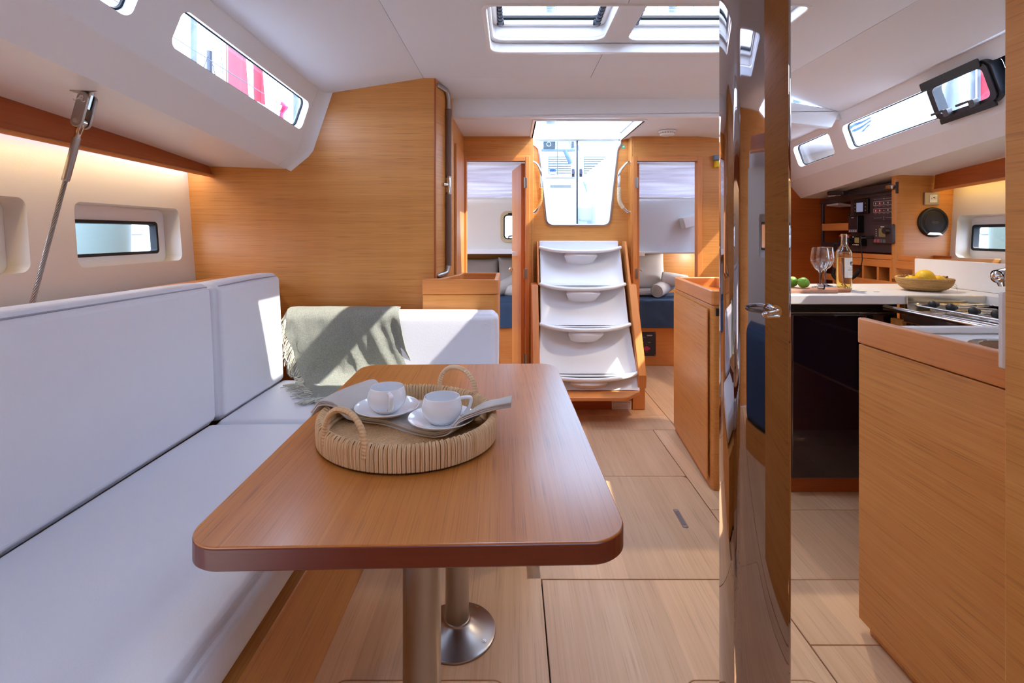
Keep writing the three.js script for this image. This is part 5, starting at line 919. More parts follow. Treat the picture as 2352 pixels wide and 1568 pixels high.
for (const [s, x0, x1, bx0, bx1] of [['port', -1.44, 0.126, -1.2, 0.12], ['starboard', 0.876, 2.6, 0.876, 2.3]]) {
  const t = thing('cabin_berth', s === 'port' ? 'dark blue covered berth in the port aft cabin' : 'dark blue covered berth in the starboard aft cabin', 'bed');
  mesh('base', box(bx0, bx1, 0.001, 0.335, 4.35, s === 'port' ? 5.19 : 4.87, 0.004, 'x'), M.trim, t);
  const b = mesh('mattress', (() => { const q = cloth(70, 60, (u, v) => { const x = bx0 + (bx1 - bx0) * u, k = v < 0.3 ? v / 0.3 : 1, fall = v < 0.25; const Z = fall ? 4.335 - 0.01 * vnoise(u * 30, v * 20, 64, 64, 5) : 4.335 + ((s === 'port' ? 5.18 : 4.87) - 4.335) * (v - 0.25) / 0.75; const y = fall ? 0.34 + (0.575 - 0.34) * Math.sin(v / 0.25 * Math.PI / 2) : 0.575 + 0.012 * vnoise(u * 26, v * 40, 64, 64, 6); return V(x, y, Z); }, 0.01); return merge([q, box(bx0 + 0.01, bx1 - 0.01, 0.338, 0.56, 4.352, s === 'port' ? 5.17 : 4.86, 0.02)]); })(), M.navy, t, 'dark blue cover');
}
function pillow(label, x, y, Z, w, h, d, tilt, spin = 0, roll = 0) {
  const t = thing('pillow', label, 'pillow', V(x, y, Z)); t.rotation.set(tilt, spin, roll);
  const g = grid(24, 24, () => new THREE.Vector3()), make = (s) => grid(28, 28, (u, v) => { const a = u * 2 - 1, b = v * 2 - 1, k = Math.max(0, (1 - a ** 4)) ** 0.5 * Math.max(0, (1 - b ** 4)) ** 0.5, pin = 1 - 0.07 * (1 - Math.abs(a * b)) * 0; return new THREE.Vector3(a * w / 2 * (1 - 0.05 * (1 - a * a) * 0 - 0.04 * (1 - Math.abs(b)) * 0) * (1 - 0.04 * (1 - b * b) * Math.abs(a)), b * h / 2 * (1 - 0.06 * (1 - a * a) * Math.abs(b)), s * (d / 2 * k + 0.004 * vnoise(u * 9, v * 9, 32, 32, 7) * k)); });
  mesh('cover', merge([make(1), flip(make(-1))]), M.pillow, t);
}
pillow('white pillow propped against the head of the starboard berth', 1.17, 0.79, 4.72, 0.60, 0.37, 0.13, -0.12, 0, 0.06);
pillow('white pillow lying flat behind the rolled towels, starboard berth', 1.14, 0.622, 4.62, 0.55, 0.07, 0.09, 0, 0, 0);
pillow('cream pillow at the left of the port berth head', -0.37, 0.735, 5.02, 0.48, 0.36, 0.13, -0.15);
pillow('cream pillow at the right of the port berth head, behind the towel', 0.055, 0.735, 4.97, 0.38, 0.40, 0.13, -0.15, 0, 0.02);
function towel(label, a, b, r) {
  const t = thing('rolled_towel', label, 'towel'), d = b.clone().sub(a), L = d.length(), q = new THREE.Quaternion().setFromUnitVectors(new THREE.Vector3(0, 1, 0), d.clone().normalize()), put = (g) => g.applyQuaternion(q).translate(...a.toArray());
  mesh('roll', put(lathe(smoothProfile([[r * 0.86, 0.0], [r, 0.012], [r * 1.02, L * 0.5], [r, L - 0.012], [r * 0.86, L]], 24), 36)), M.linen, t);
  const sp = (y) => { const p = []; for (let i = 0; i <= 90; i++) { const an = i / 90 * Math.PI * 6.5, rad = r * (0.12 + 0.76 * i / 90); p.push(new THREE.Vector3(Math.cos(an) * rad, y, Math.sin(an) * rad)); } return new THREE.TubeGeometry(new THREE.CatmullRomCurve3(p), 180, r * 0.075, 6); };
  mesh('rolled_end', put(merge([sp(0.004), new THREE.CylinderGeometry(r * 0.87, r * 0.87, 0.004, 32).translate(0, 0.006, 0), sp(L - 0.004), new THREE.CylinderGeometry(r * 0.87, r * 0.87, 0.004, 32).translate(0, L - 0.006, 0)])), M.linen, t);
}
towel('rolled grey towel with its spiral end showing on the starboard berth', V(1.318, 0.645, 4.48), V(1.53, 0.70, 4.72), 0.062);
towel('upper rolled grey towel resting on the other towel, starboard berth', V(1.40, 0.755, 4.60), V(1.62, 0.72, 4.55), 0.062);
towel('rolled towel half hidden at the left edge of the starboard berth', V(1.10, 0.635, 4.50), V(0.93, 0.645, 4.62), 0.052);
towel('long rolled towel leaning across the port berth by its door', V(-0.17, 0.625, 4.62), V(0.075, 0.74, 4.80), 0.058);
towel('lower rolled towel behind the leaning one on the port berth', V(-0.10, 0.63, 4.72), V(0.11, 0.63, 4.60), 0.052);
{
  const t = thing('engine_panel', 'black engine panel with a red emblem on the berth front, starboard cabin', 'panel');
  mesh('plate', slab('xy', rrect(1.11, 1.27, 0.088, 0.30, 0.006), 4.343, 4.3495, { bevel: 0.001 }), std({ color: 0x33333f, roughness: 0.5 }), t);
  const tx = canvasTex(192, 256, (x) => { x.fillStyle = '#33333f'; x.fillRect(0, 0, 192, 256); smudge(x, 128, 30, 60, 12, '#dcdce2'); smudge(x, 60, 50, 44, 6, '#8a8a96'); smudge(x, 52, 108, 26, 7, '#b0b0ba'); smudge(x, 124, 108, 36, 7, '#b0b0ba'); smudge(x, 92, 130, 14, 7, '#b0b0ba'); x.fillStyle = '#c43a50'; x.beginPath(); x.moveTo(48, 176); x.lineTo(74, 158); x.lineTo(92, 150); x.lineTo(112, 158); x.lineTo(140, 178); x.lineTo(112, 198); x.lineTo(92, 204); x.lineTo(72, 198); x.fill(); smudge(x, 94, 216, 44, 6, '#c43a50'); });
  mesh('printed_face', new THREE.BoxGeometry(0.15, 0.20, 0.0006).translate(1.19, 0.194, -4.3426), std({ map: tx, roughness: 0.5 }), t);
  for (const [x, y] of [[1.262, 0.29], [1.262, 0.098], [1.118, 0.29], [1.118, 0.098]]) mesh('screw', rod(V(x, y, 4.343), V(x, y, 4.340), 0.0035, 0.003, 10), M.brushed, t);
}
{ // small white box on the starboard cabin wall, and a yellow-blue lamp by the post
  const t = thing('cabin_fan_box', 'small white box fixed to the wall inside the starboard aft cabin', 'box');
  mesh('case', slab('xy', rpoly([[1.522, 1.31], [1.65, 1.345], [1.65, 1.235], [1.545, 1.21]], 0.006), 4.40, 4.495, { bevel: 0.004 }), M.whitePlastic, t);
  mesh('cover', slab('xy', rpoly([[1.53, 1.302], [1.648, 1.336], [1.648, 1.242], [1.552, 1.218]], 0.006), 4.394, 4.40, { bevel: 0.002 }), M.gel, t);
  const l = thing('emergency_lamp', 'small yellow and blue emergency lamp on the aft bulkhead beside the post', 'lamp');
  mesh('base', box(1.435, 1.475, 1.635, 1.685, 3.465, 3.499, 0.008), std({ color: 0xe8c81e, roughness: 0.5 }), l, 'yellow base');
  mesh('top', box(1.425, 1.478, 1.687, 1.722, 3.462, 3.499, 0.006), std({ color: 0x6f8398, roughness: 0.4 }), l, 'grey-blue top');
}

{
  const t = thing('berth_reading_lamp', 'small white reading lamp under the shelf of the starboard berth', 'lamp', V(1.85, 0.955, 4.58));
  mesh('base', lathe(smoothProfile([[0.0001, 0.03], [0.03, 0.028], [0.032, 0.015], [0.028, 0.004], [0.024, 0.0]], 20), 28), M.whitePlastic, t);
  mesh('light_lens', lathe([[0.0001, -0.003], [0.022, -0.002], [0.024, 0.002], [0.0001, 0.003]], 24), std({ color: 0xffffff, emissive: 0xfff2e0, emissiveIntensity: 4, roughness: 0.4 }), t);
  const l = new THREE.PointLight(new THREE.Color(1, 0.95, 0.9), 0.5, 3, 2); l.position.set(-0.02, -0.02, 0.02); l.castShadow = true; t.add(l);
}

// ---------- deck hatches ----------
const HP = 2.062;                                         // recess plate
{
  const g = structGroup('trim_9');
  const lip = rpoly([[HX0 - 0.012, HZ0 - 0.004], [HX1 + 0.012, HZ0 - 0.004], [HX1 + 0.012, HZ1 + 0.016], [HX0 - 0.012, HZ1 + 0.016]], [0.05, 0.05, 0.075, 0.075]); lip.holes.push(rpoly([[HX0 + 0.006, HZ0 + 0.006], [HX1 - 0.006, HZ0 + 0.006], [HX1 - 0.006, HZ1 - 0.006], [HX0 + 0.006, HZ1 - 0.006]], [0.045, 0.045, 0.065, 0.065], true));
  mesh('hatch_lip', slab('xZ', lip, 2.0155, 2.06, { bevel: 0.003 }), M.white, g);
  mesh('hatch_recess', slab('xZ', shapeOf([[HX0 - 0.02, HZ0 - 0.02], [HX1 + 0.02, HZ0 - 0.02], [HX1 + 0.02, HZ1 + 0.03], [HX0 - 0.02, HZ1 + 0.03]], [rrect(-0.085, 0.42, 1.855, 2.275, 0.055, true), rrect(0.53, 1.10, 1.855, 2.275, 0.055, true)]), HP, HP + 0.014, { bevel: 0.002 }), M.ceiling, g);
}
function deckHatch(label, x0, x1, Z0, Z1, base) {
  const t = thing('deck_hatch', label, 'hatch', null, 'deck hatches');
  const ringS = (e0, e1, r) => { const s = rrect(x0 - e0, x1 + e0, Z0 - e0, Z1 + e0, r + e0); s.holes.push(rrect(x0 + e1, x1 - e1, Z0 + e1, Z1 - e1, Math.max(0.01, r - e1), true)); return s; };
  mesh('liner', slab('xZ', ringS(0.014, -0.002, 0.055), base, base + 0.05, { bevel: 0.004 }), M.white, t);
  mesh('inner_frame', slab('xZ', ringS(0.012, 0.020, 0.05), base + 0.05, base + 0.075, { bevel: 0.007 }), M.white, t);
  mesh('lid_seal', slab('xZ', ringS(0.008, 0.028, 0.05), base + 0.0755, base + 0.088, { bevel: 0.003 }), M.gasket, t);
  mesh('lid_frame', slab('xZ', ringS(0.012, 0.024, 0.05), base + 0.0885, base + 0.10, { bevel: 0.003 }), M.brushed, t);
  mesh('lid_glass', slab('xZ', rrect(x0 - 0.004, x1 + 0.004, Z0 - 0.004, Z1 + 0.004, 0.045), base + 0.1005, base + 0.109, { bevel: 0.001 }), M.pane, t);
  const blue = std({ color: 0x333a4c, roughness: 0.4 });
  for (const x of [x0 + 0.032, x1 - 0.032]) {
    const st = mesh('stay', rod(V(x, base + 0.052, Z1 - 0.035), V(x, base + 0.066, Z1 - 0.20), 0.0125, 0.0115, 16), blue, t);
    mesh('stay_rod', rod(V(x, base + 0.066, Z1 - 0.20), V(x, base + 0.076, Z1 - 0.33), 0.006, 0.006, 12), M.steel, st);
    mesh('stay_foot', boxUV(new RoundedBoxGeometry(0.034, 0.022, 0.026, 2, 0.005).translate(x, base + 0.058, -(Z1 - 0.028))), M.dark, st);
    for (let k = 0; k < 5; k++) mesh('stay_rib', new THREE.TorusGeometry(0.012, 0.0018, 6, 18).rotateX(0.08).translate(x, base + 0.054 + 0.0026 * k, -(Z1 - 0.07 - k * 0.028)), M.dark, st);
  }
  const red = std({ map: canvasTex(128, 48, (c) => { c.fillStyle = '#f0eff0'; c.fillRect(0, 0, 128, 48); smudge(c, 64, 12, 70, 10, '#c8485a'); smudge(c, 64, 26, 112, 6, '#c8485a'); smudge(c, 64, 38, 112, 6, '#c8485a'); }), roughness: 0.5 });
  for (const k of [0.28, 0.70]) mesh('warning_print', new THREE.BoxGeometry(0.056, 0.011, 0.0006).translate(x0 + (x1 - x0) * k, base + 0.063, -(Z1 - 0.0196)), red, t);
}
deckHatch('left deck hatch of two over the saloon, with two dark stays', -0.085, 0.42, 1.855, 2.275, HP + 0.014);
for (const [a, b, w] of [[fwdHatch.x0 + 0.012, SEAM - 0.042, 'port'], [SEAM + 0.042, fwdHatch.x1 - 0.012, 'starboard']]) deckHatch(`forward ${w} deck hatch over the head of the settee, outside the picture`, a, b, fwdHatch.Z0 + 0.012, fwdHatch.Z1 - 0.012, 2.073);
deckHatch('right deck hatch of two over the saloon, partly behind the mast post', 0.53, 1.10, 1.855, 2.275, HP + 0.014);

// ---------- opening port in the starboard window ----------
{
  const t = thing('opening_port', 'black framed opening port set in the long starboard window', 'window');
  const s = stbd, Z0 = FWD, Z1 = s.end, L = Z1 - Z0, hgt = 0.34, out = new THREE.Vector3(1, 0.4, 0);
  const P = (o, a, b) => patch(s.B(Z0), s.B(Z1), s.C(Z0), s.C(Z1), o, a, b, out, { su: L, sv: hgt, seg: 10 });
  const q = [2.016 - Z0, 2.328 - Z0, 0.20 * hgt, 0.84 * hgt], ringQ = (e0, e1, r) => { const f = rrect(q[0] - e0, q[1] + e0, q[2] - e0, q[3] + e0, r + e0); f.holes.push(rrect(q[0] + e1, q[1] - e1, q[2] + e1, q[3] - e1, r - e1 * 0.6, true)); return f; };
  const blk = std({ color: 0x1b1d24, roughness: 0.3 });
  mesh('frame', P(ringQ(0.0, 0.022, 0.05), -0.022, 0.03), blk, t);
  mesh('inner_frame', P(ringQ(-0.012, 0.034, 0.045), -0.030, -0.0225), std({ color: 0x2b2d36, roughness: 0.25 }), t);
  mesh('pane', P(rrect(q[0] + 0.02, q[1] - 0.02, q[2] + 0.02, q[3] - 0.02, 0.035), 0.018, 0.024), M.pane, t);
  mesh('surround', P(ringQ(0.055, -0.001, 0.05), 0.030, 0.0355), M.gasket, t);
  mesh('hinge_bar', P(rrect(q[0] + 0.03, q[1] + 0.01, q[2] - 0.014, q[2] + 0.030, 0.008), -0.036, -0.0305), blk, t);
  mesh('drip_bar', P(rrect(q[0] + 0.03, q[1] - 0.02, q[3] - 0.012, q[3] + 0.016, 0.006), -0.03, -0.0305 + 0.012), blk, t);
  for (const Z of [q[0] + 0.10, q[1] - 0.085]) {
    const l = mesh('latch', P(rrect(Z - 0.013, Z + 0.013, q[3] - 0.055, q[3] - 0.018, 0.006), -0.055, -0.0305), std({ color: 0x565b66, roughness: 0.35 }), t);
    mesh('latch_lever', P(rrect(Z + 0.004, Z + 0.07, q[3] - 0.058, q[3] - 0.046, 0.004), -0.056, -0.048), std({ color: 0x3b3f4a, roughness: 0.35 }), l);
  }
}

// ---------- ceiling fittings ----------
{
  const t = thing('smoke_detector', 'round white smoke detector on the lowered ceiling near the companionway', 'detector', V(1.04, 1.8595, 3.30));
  mesh('body', lathe(smoothProfile([[0.0001, -0.036], [0.03, -0.0355], [0.044, -0.031], [0.048, -0.024], [0.049, -0.014], [0.053, -0.012], [0.054, -0.002], [0.0001, 0]], 40), 40), M.whitePlastic, t);
  for (let k = 0; k < 18; k++) mesh('vent', boxUV(new THREE.BoxGeometry(0.003, 0.006, 0.010).translate(0.0485, -0.019, 0).rotateY(k / 18 * Math.PI * 2)), std({ color: 0x9a9896, roughness: 0.6 }), t);
}
{
  const n = new THREE.Vector3(0.14, 1, 0).normalize(), p = V(1.58, 2.0075, 2.73);
  const t = thing('ceiling_spotlight', 'small round recessed ceiling spotlight glowing warm beside the mast post', 'lamp', p); t.quaternion.setFromUnitVectors(new THREE.Vector3(0, 1, 0), n);
  mesh('bezel', lathe(smoothProfile([[0.022, -0.001], [0.026, -0.006], [0.034, -0.006], [0.037, -0.002], [0.037, 0.0]], 20), 40), M.steel, t);
  mesh('light_lens', lathe([[0.0001, -0.0035], [0.022, -0.003], [0.022, -0.001], [0.0001, -0.001]], 28), std({ color: 0xfff0d0, emissive: 0xffd9a0, emissiveIntensity: 9, roughness: 0.4 }), t);
  const l = new THREE.SpotLight(new THREE.Color(1, 0.82, 0.56), 5, 4, 1.0, 0.7, 2); l.position.set(0, -0.02, 0); l.target.position.set(0, -1, 0); l.castShadow = true; t.add(l, l.target);
}
// warm light strips behind the pelmets
for (const [n, x, y, Z0, Z1, out] of [['port', -1.705, 1.515, -1.2, 2.67, -1], ['starboard', 2.555, 1.475, 0.55, 2.88, 1]]) {
  const t = thing('light_strip', n === 'port' ? 'warm light strip hidden behind the wooden pelmet, port side' : 'warm light strip hidden behind the wooden pelmet, starboard side', 'light');
  mesh('strip_lens', box(x - 0.008, x + 0.008, y, y + 0.006, Z0, Z1, 0.002, 'z'), std({ color: 0xfff0d8, emissive: 0xffc878, emissiveIntensity: 2, roughness: 0.5 }), t);
  const l = new THREE.RectAreaLight(new THREE.Color(1, 0.70, 0.20), 18, Z1 - Z0, 0.016);
  l.position.copy(V(x, y - 0.002, (Z0 + Z1) / 2)); l.lookAt(V(x + out * 0.04, y - 1, (Z0 + Z1) / 2)); t.add(l);
}

// ---------- companionway doors and cockpit ----------
{
  for (const [s, x0, x1, say] of [[-1, 0.2, 0.4795, 'left clear acrylic companionway door'], [1, 0.4845, 0.765, 'right clear acrylic companionway door with a dark edge']]) {
    const t = thing('companionway_door', say, 'door');
    const o = s < 0 ? [[0.262, 1.24], [0.479, 1.24], [0.479, 1.86], [0.203, 1.86]] : [[0.485, 1.24], [0.705, 1.24], [0.765, 1.86], [0.485, 1.86]];
    mesh('pane', slab('xy', rpoly(o, s < 0 ? [0.04, 0, 0, 0] : [0, 0.04, 0, 0]), 3.665, 3.673, { bevel: 0.001 }), M.acrylic, t);
    if (s > 0) mesh('edge_profile', box(0.4795, 0.491, 1.24, 1.86, 3.655, 3.68, 0.003), std({ color: 0x3d4250, roughness: 0.5 }), t, 'dark edge profile');
    mesh('knob', [rod(V(s < 0 ? 0.455 : 0.512, 1.62, 3.664), V(s < 0 ? 0.455 : 0.512, 1.62, 3.64), 0.011, 0.011, 14), box((s < 0 ? 0.455 : 0.512) - 0.011, (s < 0 ? 0.455 : 0.512) + 0.011, 1.59, 1.65, 3.655, 3.6645, 0.004)], std({ color: 0x596074, roughness: 0.4 }), t);
  }
}
const ck = structGroup('trim_10');
mesh('cockpit_sole', box(0.0, 1.0, 1.0, 1.03, 3.7, 8.0, 0.003), M.gel, ck);
for (const [a, b] of [[-0.9, -0.02], [1.02, 1.9]]) mesh('cockpit_bench', box(a, b, 1.9, 1.94, 3.75, 4.49, 0.006), M.gel, ck);
mesh('cockpit_bench', box(0.72, 1.35, 1.30, 1.47, 5.3, 7.2, 0.03), M.gel, ck);
mesh('cockpit_bench', box(0.3, 1.5, 1.0, 1.32, 5.9, 7.2, 0.03), M.gel, ck);
{
  const t = thing('cockpit_table', 'white cockpit table base with a handle slot seen through the companionway', 'table');
  mesh('box', box(0.335, 0.655, 1.04, 1.735, 5.0, 5.5, 0.012), M.gel, t);
  mesh('lid', box(0.325, 0.665, 1.738, 1.762, 4.98, 5.52, 0.008), M.gel, t);
  mesh('door', box(0.35, 0.64, 1.20, 1.69, 4.985, 4.999, 0.010), M.gel, t);
  mesh('handle_slot', box(0.385, 0.60, 1.632, 1.665, 4.976, 4.986, 0.006), M.brushed, t);
  const b = thing('bucket', 'small blue and white bucket on the cockpit table', 'bucket', V(0.425, 1.763, 5.12));
  mesh('pail', lathe([[0.0001, 0], [0.028, 0.0], [0.036, 0.075], [0.034, 0.075], [0.0265, 0.003], [0.0001, 0.003]], 24), std({ color: 0x23406e, roughness: 0.5 }), b);
  mesh('rim', new THREE.TorusGeometry(0.0355, 0.004, 8, 24).rotateX(Math.PI / 2).translate(0, 0.075, 0), std({ color: 0x6f7f98, roughness: 0.5 }), b);
  mesh('print', lathe([[0.0312, 0.02], [0.0332, 0.045]], 24), std({ color: 0xcfd6e0, roughness: 0.6 }), b);
}
{
  const t = thing('helm_panel', 'white helm coaming with two louvred vents beyond the cockpit', 'panel');
  mesh('coaming', box(0.28, 1.55, 1.86, 2.26, 6.53, 6.6, 0.02), std({ color: 0xdfe3e6, roughness: 0.5 }), t);
  for (const x of [0.485, 0.957]) { const v = mesh('vent', box(x, x + 0.295, 1.965, 2.19, 6.522, 6.531, 0.003), std({ color: 0x39434d, roughness: 0.6 }), t); for (let k = 0; k < 7; k++) mesh('louvre', box(x + 0.004, x + 0.291, 1.972 + k * 0.031, 1.992 + k * 0.031, 6.505, 6.523, 0.004), std({ color: 0xdfe3e6, roughness: 0.5 }), v); }
}
{
  const t = thing('chart_plotter', 'black chart plotter on a grey arm over the cockpit', 'instrument');
  mesh('housing', box(0.395, 0.545, 2.24, 2.335, 6.15, 6.25, 0.008), std({ color: 0x10131a, roughness: 0.5 }), t);
  mesh('dial', new THREE.TorusGeometry(0.026, 0.004, 8, 28).translate(0.46, 2.285, -6.148), std({ color: 0xaab0bb, roughness: 0.4 }), t);
  mesh('arm', [box(0.37, 0.80, 2.205, 2.232, 6.18, 6.24, 0.006), rod(V(0.67, 2.21, 6.2), V(0.74, 2.05, 6.2), 0.028, 0.028, 12)], std({ color: 0x5d6a78, roughness: 0.5 }), t);
  const c = thing('rope_clutch', 'dark hanging rope clutch high in the companionway view', 'fitting');
  mesh('body', box(0.605, 0.632, 2.04, 2.105, 5.0, 5.03, 0.006), std({ color: 0x333a46, roughness: 0.5 }), c);
  mesh('line', tube([V(0.618, 2.1, 5.015), V(0.61, 2.3, 5.0), V(0.60, 2.6, 5.0)], 0.004, 12, 6), std({ color: 0x8a8f98, roughness: 0.8 }), c);
}
{
  const t = thing('boarding_ladder', 'slanting grey gangway ladder behind the cockpit', 'ladder');
  const a = [V(0.83, 2.55, 7.2), V(1.14, 1.66, 7.2)], b = [V(0.93, 2.55, 7.2), V(1.20, 1.66, 7.2)], m = std({ color: 0x8c98a6, roughness: 0.5 });
  mesh('side_rail', rod(a[0], a[1], 0.012), m, t); mesh('side_rail', rod(b[0], b[1], 0.012), m, t);
  for (let k = 1; k < 8; k++) mesh('rung', rod(a[0].clone().lerp(a[1], k / 8), b[0].clone().lerp(b[1], k / 8), 0.010), m, t);
  const post = (x, y1, w, label) => { const q = thing('pontoon_post', label, 'post'); mesh('pile', lathe([[w, 0], [w * 0.96, y1 - 0.1], [w * 0.9, y1 - 0.02], [0.0001, y1]], 20).translate(x, 0, -10), std({ color: 0x39464c, roughness: 0.8 }), q); mesh('cap', lathe([[w * 1.05, y1 - 0.06], [w * 1.05, y1], [0.0001, y1 + 0.02]], 20).translate(x, 0, -10), std({ color: 0x515e66, roughness: 0.8 }), q); };
  post(1.75, 2.33, 0.075, 'wider dark pontoon post astern seen through the companionway'); post(1.92, 2.42, 0.04, 'narrow dark pontoon post astern seen through the companionway');
  const w = thing('winch', 'small dark winch on the white cockpit bench', 'winch', V(1.0, 1.47, 5.45)); mesh('drum', lathe(smoothProfile([[0.045, 0], [0.04, 0.01], [0.03, 0.03], [0.036, 0.06], [0.038, 0.07], [0.0001, 0.074]], 24), 24), std({ color: 0x4a5058, metalness: 0.8, roughness: 0.4 }), w); mesh('handle', rod(new THREE.Vector3(-0.02, 0.078, 0), new THREE.Vector3(0.04, 0.10, 0), 0.008), M.dark, w);
}

// ---------- neighbours in the harbour ----------
struct('ground_water', new THREE.BoxGeometry(160, 0.05, 160).translate(0, -0.9, -3), std({ color: 0x6b8480, roughness: 0.12, metalness: 0 }));
function mast(label, x, Z, r, h, spreaders, col = 0x525a62) {
  const t = thing('mast', label, 'mast'), m = std({ color: col, roughness: 0.45, metalness: 0.2 });
  mesh('spar', rod(V(x, Math.abs(x) > 3 ? 1.52 : -0.8, Z), V(x, h, Z), r, r * 0.8, 16), m, t);
  for (const y of spreaders) mesh('spreader', rod(V(x, y, Z - 0.8), V(x, y, Z + 0.8), 0.022), m, t);
  for (const s of [-1, 1]) mesh('shroud', rod(V(x, h, Z), V(x, 1.52, Z + s * 1.1), 0.006), m, t);
}
mast('first grey mast in the port window, at its left end', -5.2, 8.04, 0.05, 11, [5.2]);
mast('short thick grey pole in the port window, left of the red cloth', -4.6, 7.48, 0.05, 3.94, []);
mast('grey mast in the port window just left of the red cloth', -5.8, 10.07, 0.04, 12, [5.6]);
mast('grey mast at the right end of the port window', -4.6, 10.48, 0.06, 12, [5]);
mast('mast beyond the left end of the long starboard window', 6.5, 8.70, 0.06, 12, [6]);
mast('pale thick mast seen at the left through the black framed opening port', 5.2, 5.8, 0.09, 12, [6], 0x7c848c);
mast('grey mast at the right through the black framed opening port', 5.6, 5.9, 0.08, 12, [6]);
mast('mast in the small aft starboard window', 6.6, 11.4, 0.10, 12, [6]);
mast('mast above the left deck hatch', 0.55, 7.0, 0.07, 14, [9.0]);
mast('mast above the right deck hatch', 2.45, 7.5, 0.07, 14, [10.0]);
function flag(label, name, cat, pts, mats, wave = 0.05) {     // hanging cloth between four corners
  const t = thing(name, label, cat), [a, b, c, d] = pts;
  mesh('halyard', rod(a.clone().setY((a.x < -3.6 && a.x > -6.8) || (a.x > 4.85 && a.x < 8) ? 1.152 : -0.872), a.clone().add(new THREE.Vector3(0, 0.25, 0)), 0.006), M.brushed, t);
  mats.forEach((m, i) => { const v0 = i / mats.length, v1 = (i + 1) / mats.length; mesh(mats.length > 1 ? 'stripe' : 'cloth', cloth(24, 6, (u, v) => { const w = v0 + (v1 - v0) * v, p = a.clone().lerp(b, u), q = c.clone().lerp(d, u); p.lerp(q, w); p.z += wave * Math.sin(u * 7 + w * 3); p.x += wave * 0.5 * Math.cos(u * 9 + w * 2); return p; }, 0.004), m, t); });
}
const redM = std({ color: 0x8c2236, roughness: 0.9 }), pinkM = std({ color: 0x743a48, roughness: 0.9 }), blueM = std({ color: 0x2a4e70, roughness: 0.9 }), whiteM = std({ color: 0xe8ecf0, roughness: 0.9 });
flag('broad faded red banner in the port cabin window', 'banner', 'banner', [V(-4.05, 4.75, 7.0), V(-4.05, 4.75, 7.55), V(-4.05, 3.2, 7.0), V(-4.05, 3.2, 7.55)], [pinkM]);
flag('narrower bright red banner right of the faded one, port window', 'banner', 'banner', [V(-4.0, 4.7, 7.6), V(-4.0, 4.7, 7.95), V(-4.0, 3.25, 7.65), V(-4.0, 3.25, 7.95)], [redM]);
flag('blue and white striped flag in the long starboard window', 'striped_flag', 'flag', [V(5.0, 2.76, 7.32), V(5.0, 2.79, 6.86), V(5.0, 2.50, 7.32), V(5.0, 2.68, 6.86)], [blueM, whiteM, blueM, whiteM, blueM], 0.03);
flag('red pennant in the small aft starboard window', 'pennant', 'flag', [V(6.05, 3.25, 10.1), V(6.05, 3.25, 9.85), V(6.05, 2.86, 9.98), V(6.05, 2.86, 9.92)], [redM], 0.02);
flag('red cloth at the right of the opening port', 'pennant', 'flag', [V(4.2, 3.2, 4.45), V(4.2, 3.2, 4.34), V(4.2, 2.25, 4.40), V(4.2, 2.25, 4.28)], [redM], 0.02);
{
  const t = thing('furled_sail', 'pale grey furled sail cover slanting across the long starboard window', 'sail'); mesh('cover', sweep(new THREE.CatmullRomCurve3([V(4.6, 2.25, 6.1), V(4.7, 2.75, 5.75), V(4.85, 3.4, 5.3), V(4.9, 4.2, 4.9)]), 30, 20, (q) => 0.2 + 0.06 * Math.sin(q * 9)), std({ color: 0x9c9894, roughness: 0.9 }), t); mesh('boom', rod(V(4.6, 2.05, 6.4), V(4.8, 2.05, 4.2), 0.05), std({ color: 0x9aa0a8, roughness: 0.5 }), t);
  const l = thing('life_line', 'thin wire life line outside the port cabin window', 'wire'); mesh('wire', rod(V(-2.15, 2.50, 0.6), V(-2.15, 2.34, 5.4), 0.003), std({ color: 0x555b63, roughness: 0.5, metalness: 0.6 }), l);
  for (const Z of [0.9, 5.35]) mesh('stanchion', rod(V(-2.15, 1.4, Z), V(-2.15, 2.5, Z), 0.012), M.brushed, l);
  const r = thing('red_rope', 'bright red knotted rope hanging at the right of the port window', 'rope'); mesh('knot', tube([V(-2.14, 2.38, 4.58), V(-2.10, 2.34, 4.53), V(-2.16, 2.31, 4.61), V(-2.12, 2.36, 4.63), V(-2.14, 2.28, 4.57), V(-2.13, 2.22, 4.56)], 0.016, 60, 8), std({ color: 0xc2184a, roughness: 0.8 }), r); mesh('tail', tube([V(-2.13, 2.22, 4.56), V(-2.135, 2.17, 4.565), V(-2.14, 2.12, 4.57)], 0.012, 8, 8), std({ color: 0xc2184a, roughness: 0.8 }), r);
}
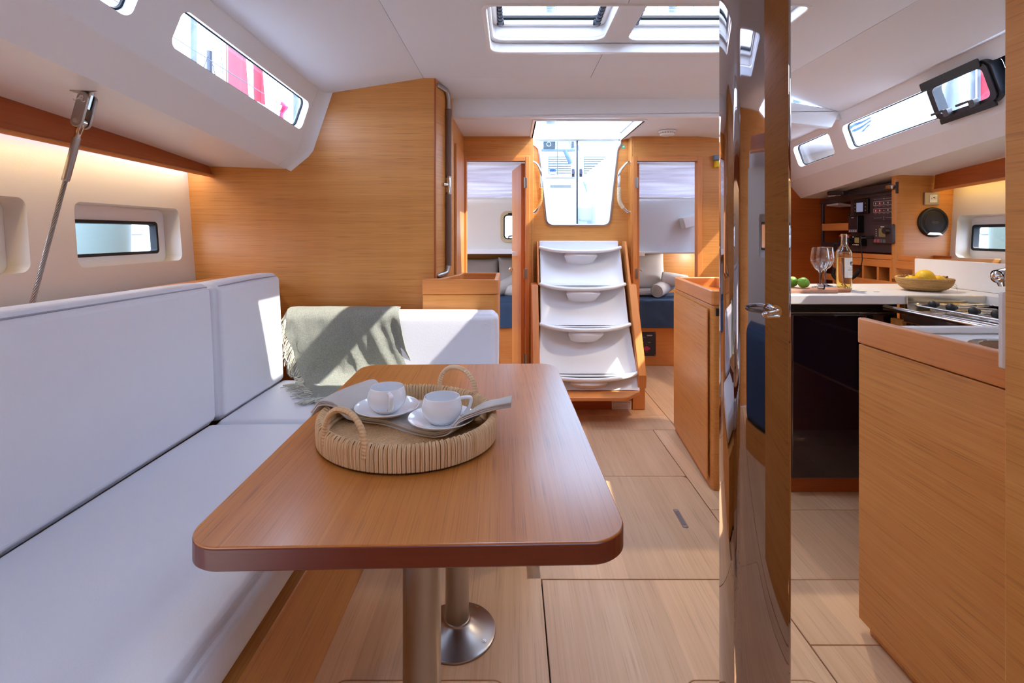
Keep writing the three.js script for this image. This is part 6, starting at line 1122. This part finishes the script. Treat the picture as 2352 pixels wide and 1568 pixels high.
function fender(label, x, y, Z) { const t = thing('fender', label, 'fender', V(x, y, Z)); const m = std({ color: 0x6b766c, roughness: 0.6 }); mesh('body', lathe(smoothProfile([[0.0001, -0.42], [0.08, -0.40], [0.13, -0.32], [0.135, 0.32], [0.08, 0.40], [0.03, 0.42], [0.0001, 0.42]], 40), 36), m, t); mesh('line', rod(new THREE.Vector3(0, 0.42, 0), new THREE.Vector3(0, 0.75, 0.02), 0.008), std({ color: 0x3c4654, roughness: 0.8 }), t); }
fender('pale green-grey fender outside the port hull window', -2.28, 1.12, 2.72);
fender('pale green-grey fender outside the starboard hull window', 3.05, 1.12, 2.95);
for (const [n, x, w, say] of [[0, -5.2, 1.6, 'neighbouring white yacht hull beyond the port hull window'], [1, 6.4, 1.6, 'neighbouring white yacht hull beyond the starboard side']]) {
  const t = thing('neighbour_yacht', say, 'boat');
  mesh('hull', slab('xy', rpoly([[x - 1.5, 1.15], [x - 1.2, -0.2], [x - 0.4, -0.9], [x + 0.4, -0.9], [x + 1.2, -0.2], [x + 1.5, 1.15]], [0.05, 0.3, 0.4, 0.4, 0.3, 0.05]), -3, 9.5, { bevel: 0.03 }), std({ color: 0xc9cfd2, roughness: 0.4 }), t);
  mesh('stripe', [box(x - 1.49, x + 1.49, 0.93, 0.99, -2.99, 9.49, 0.005)].map((g) => g.scale(1.0, 1, 1)), std({ color: 0x51687c, roughness: 0.5 }), t);
  mesh('cabin', box(x - 0.9, x + 0.9, 1.15, 1.5, 0, 6, 0.12), std({ color: 0xd5d9dc, roughness: 0.4 }), t);
}

{
  const t = thing('steering_wheel', 'thin rimmed steering wheel seen in the small aft starboard window', 'wheel', V(3.14, 1.34, 5.3));
  mesh('rim', new THREE.TorusGeometry(0.45, 0.017, 10, 64), std({ color: 0x3f4750, roughness: 0.5 }), t);
  for (let k = 0; k < 5; k++) mesh('spoke', rod(new THREE.Vector3(0, 0, 0.02), new THREE.Vector3(0.44 * Math.cos(k * 1.2566 + 0.3), 0.44 * Math.sin(k * 1.2566 + 0.3), 0), 0.009), M.brushed, t);
  mesh('hub', lathe([[0.05, -0.02], [0.05, 0.03], [0.0001, 0.04]], 24).rotateX(Math.PI / 2), M.brushed, t);
  mesh('pedestal', box(-0.06, 0.06, -2.2, 0.0, 0.05, 0.15, 0.02), M.gel, t);
}
renderer.render(scene, camera);
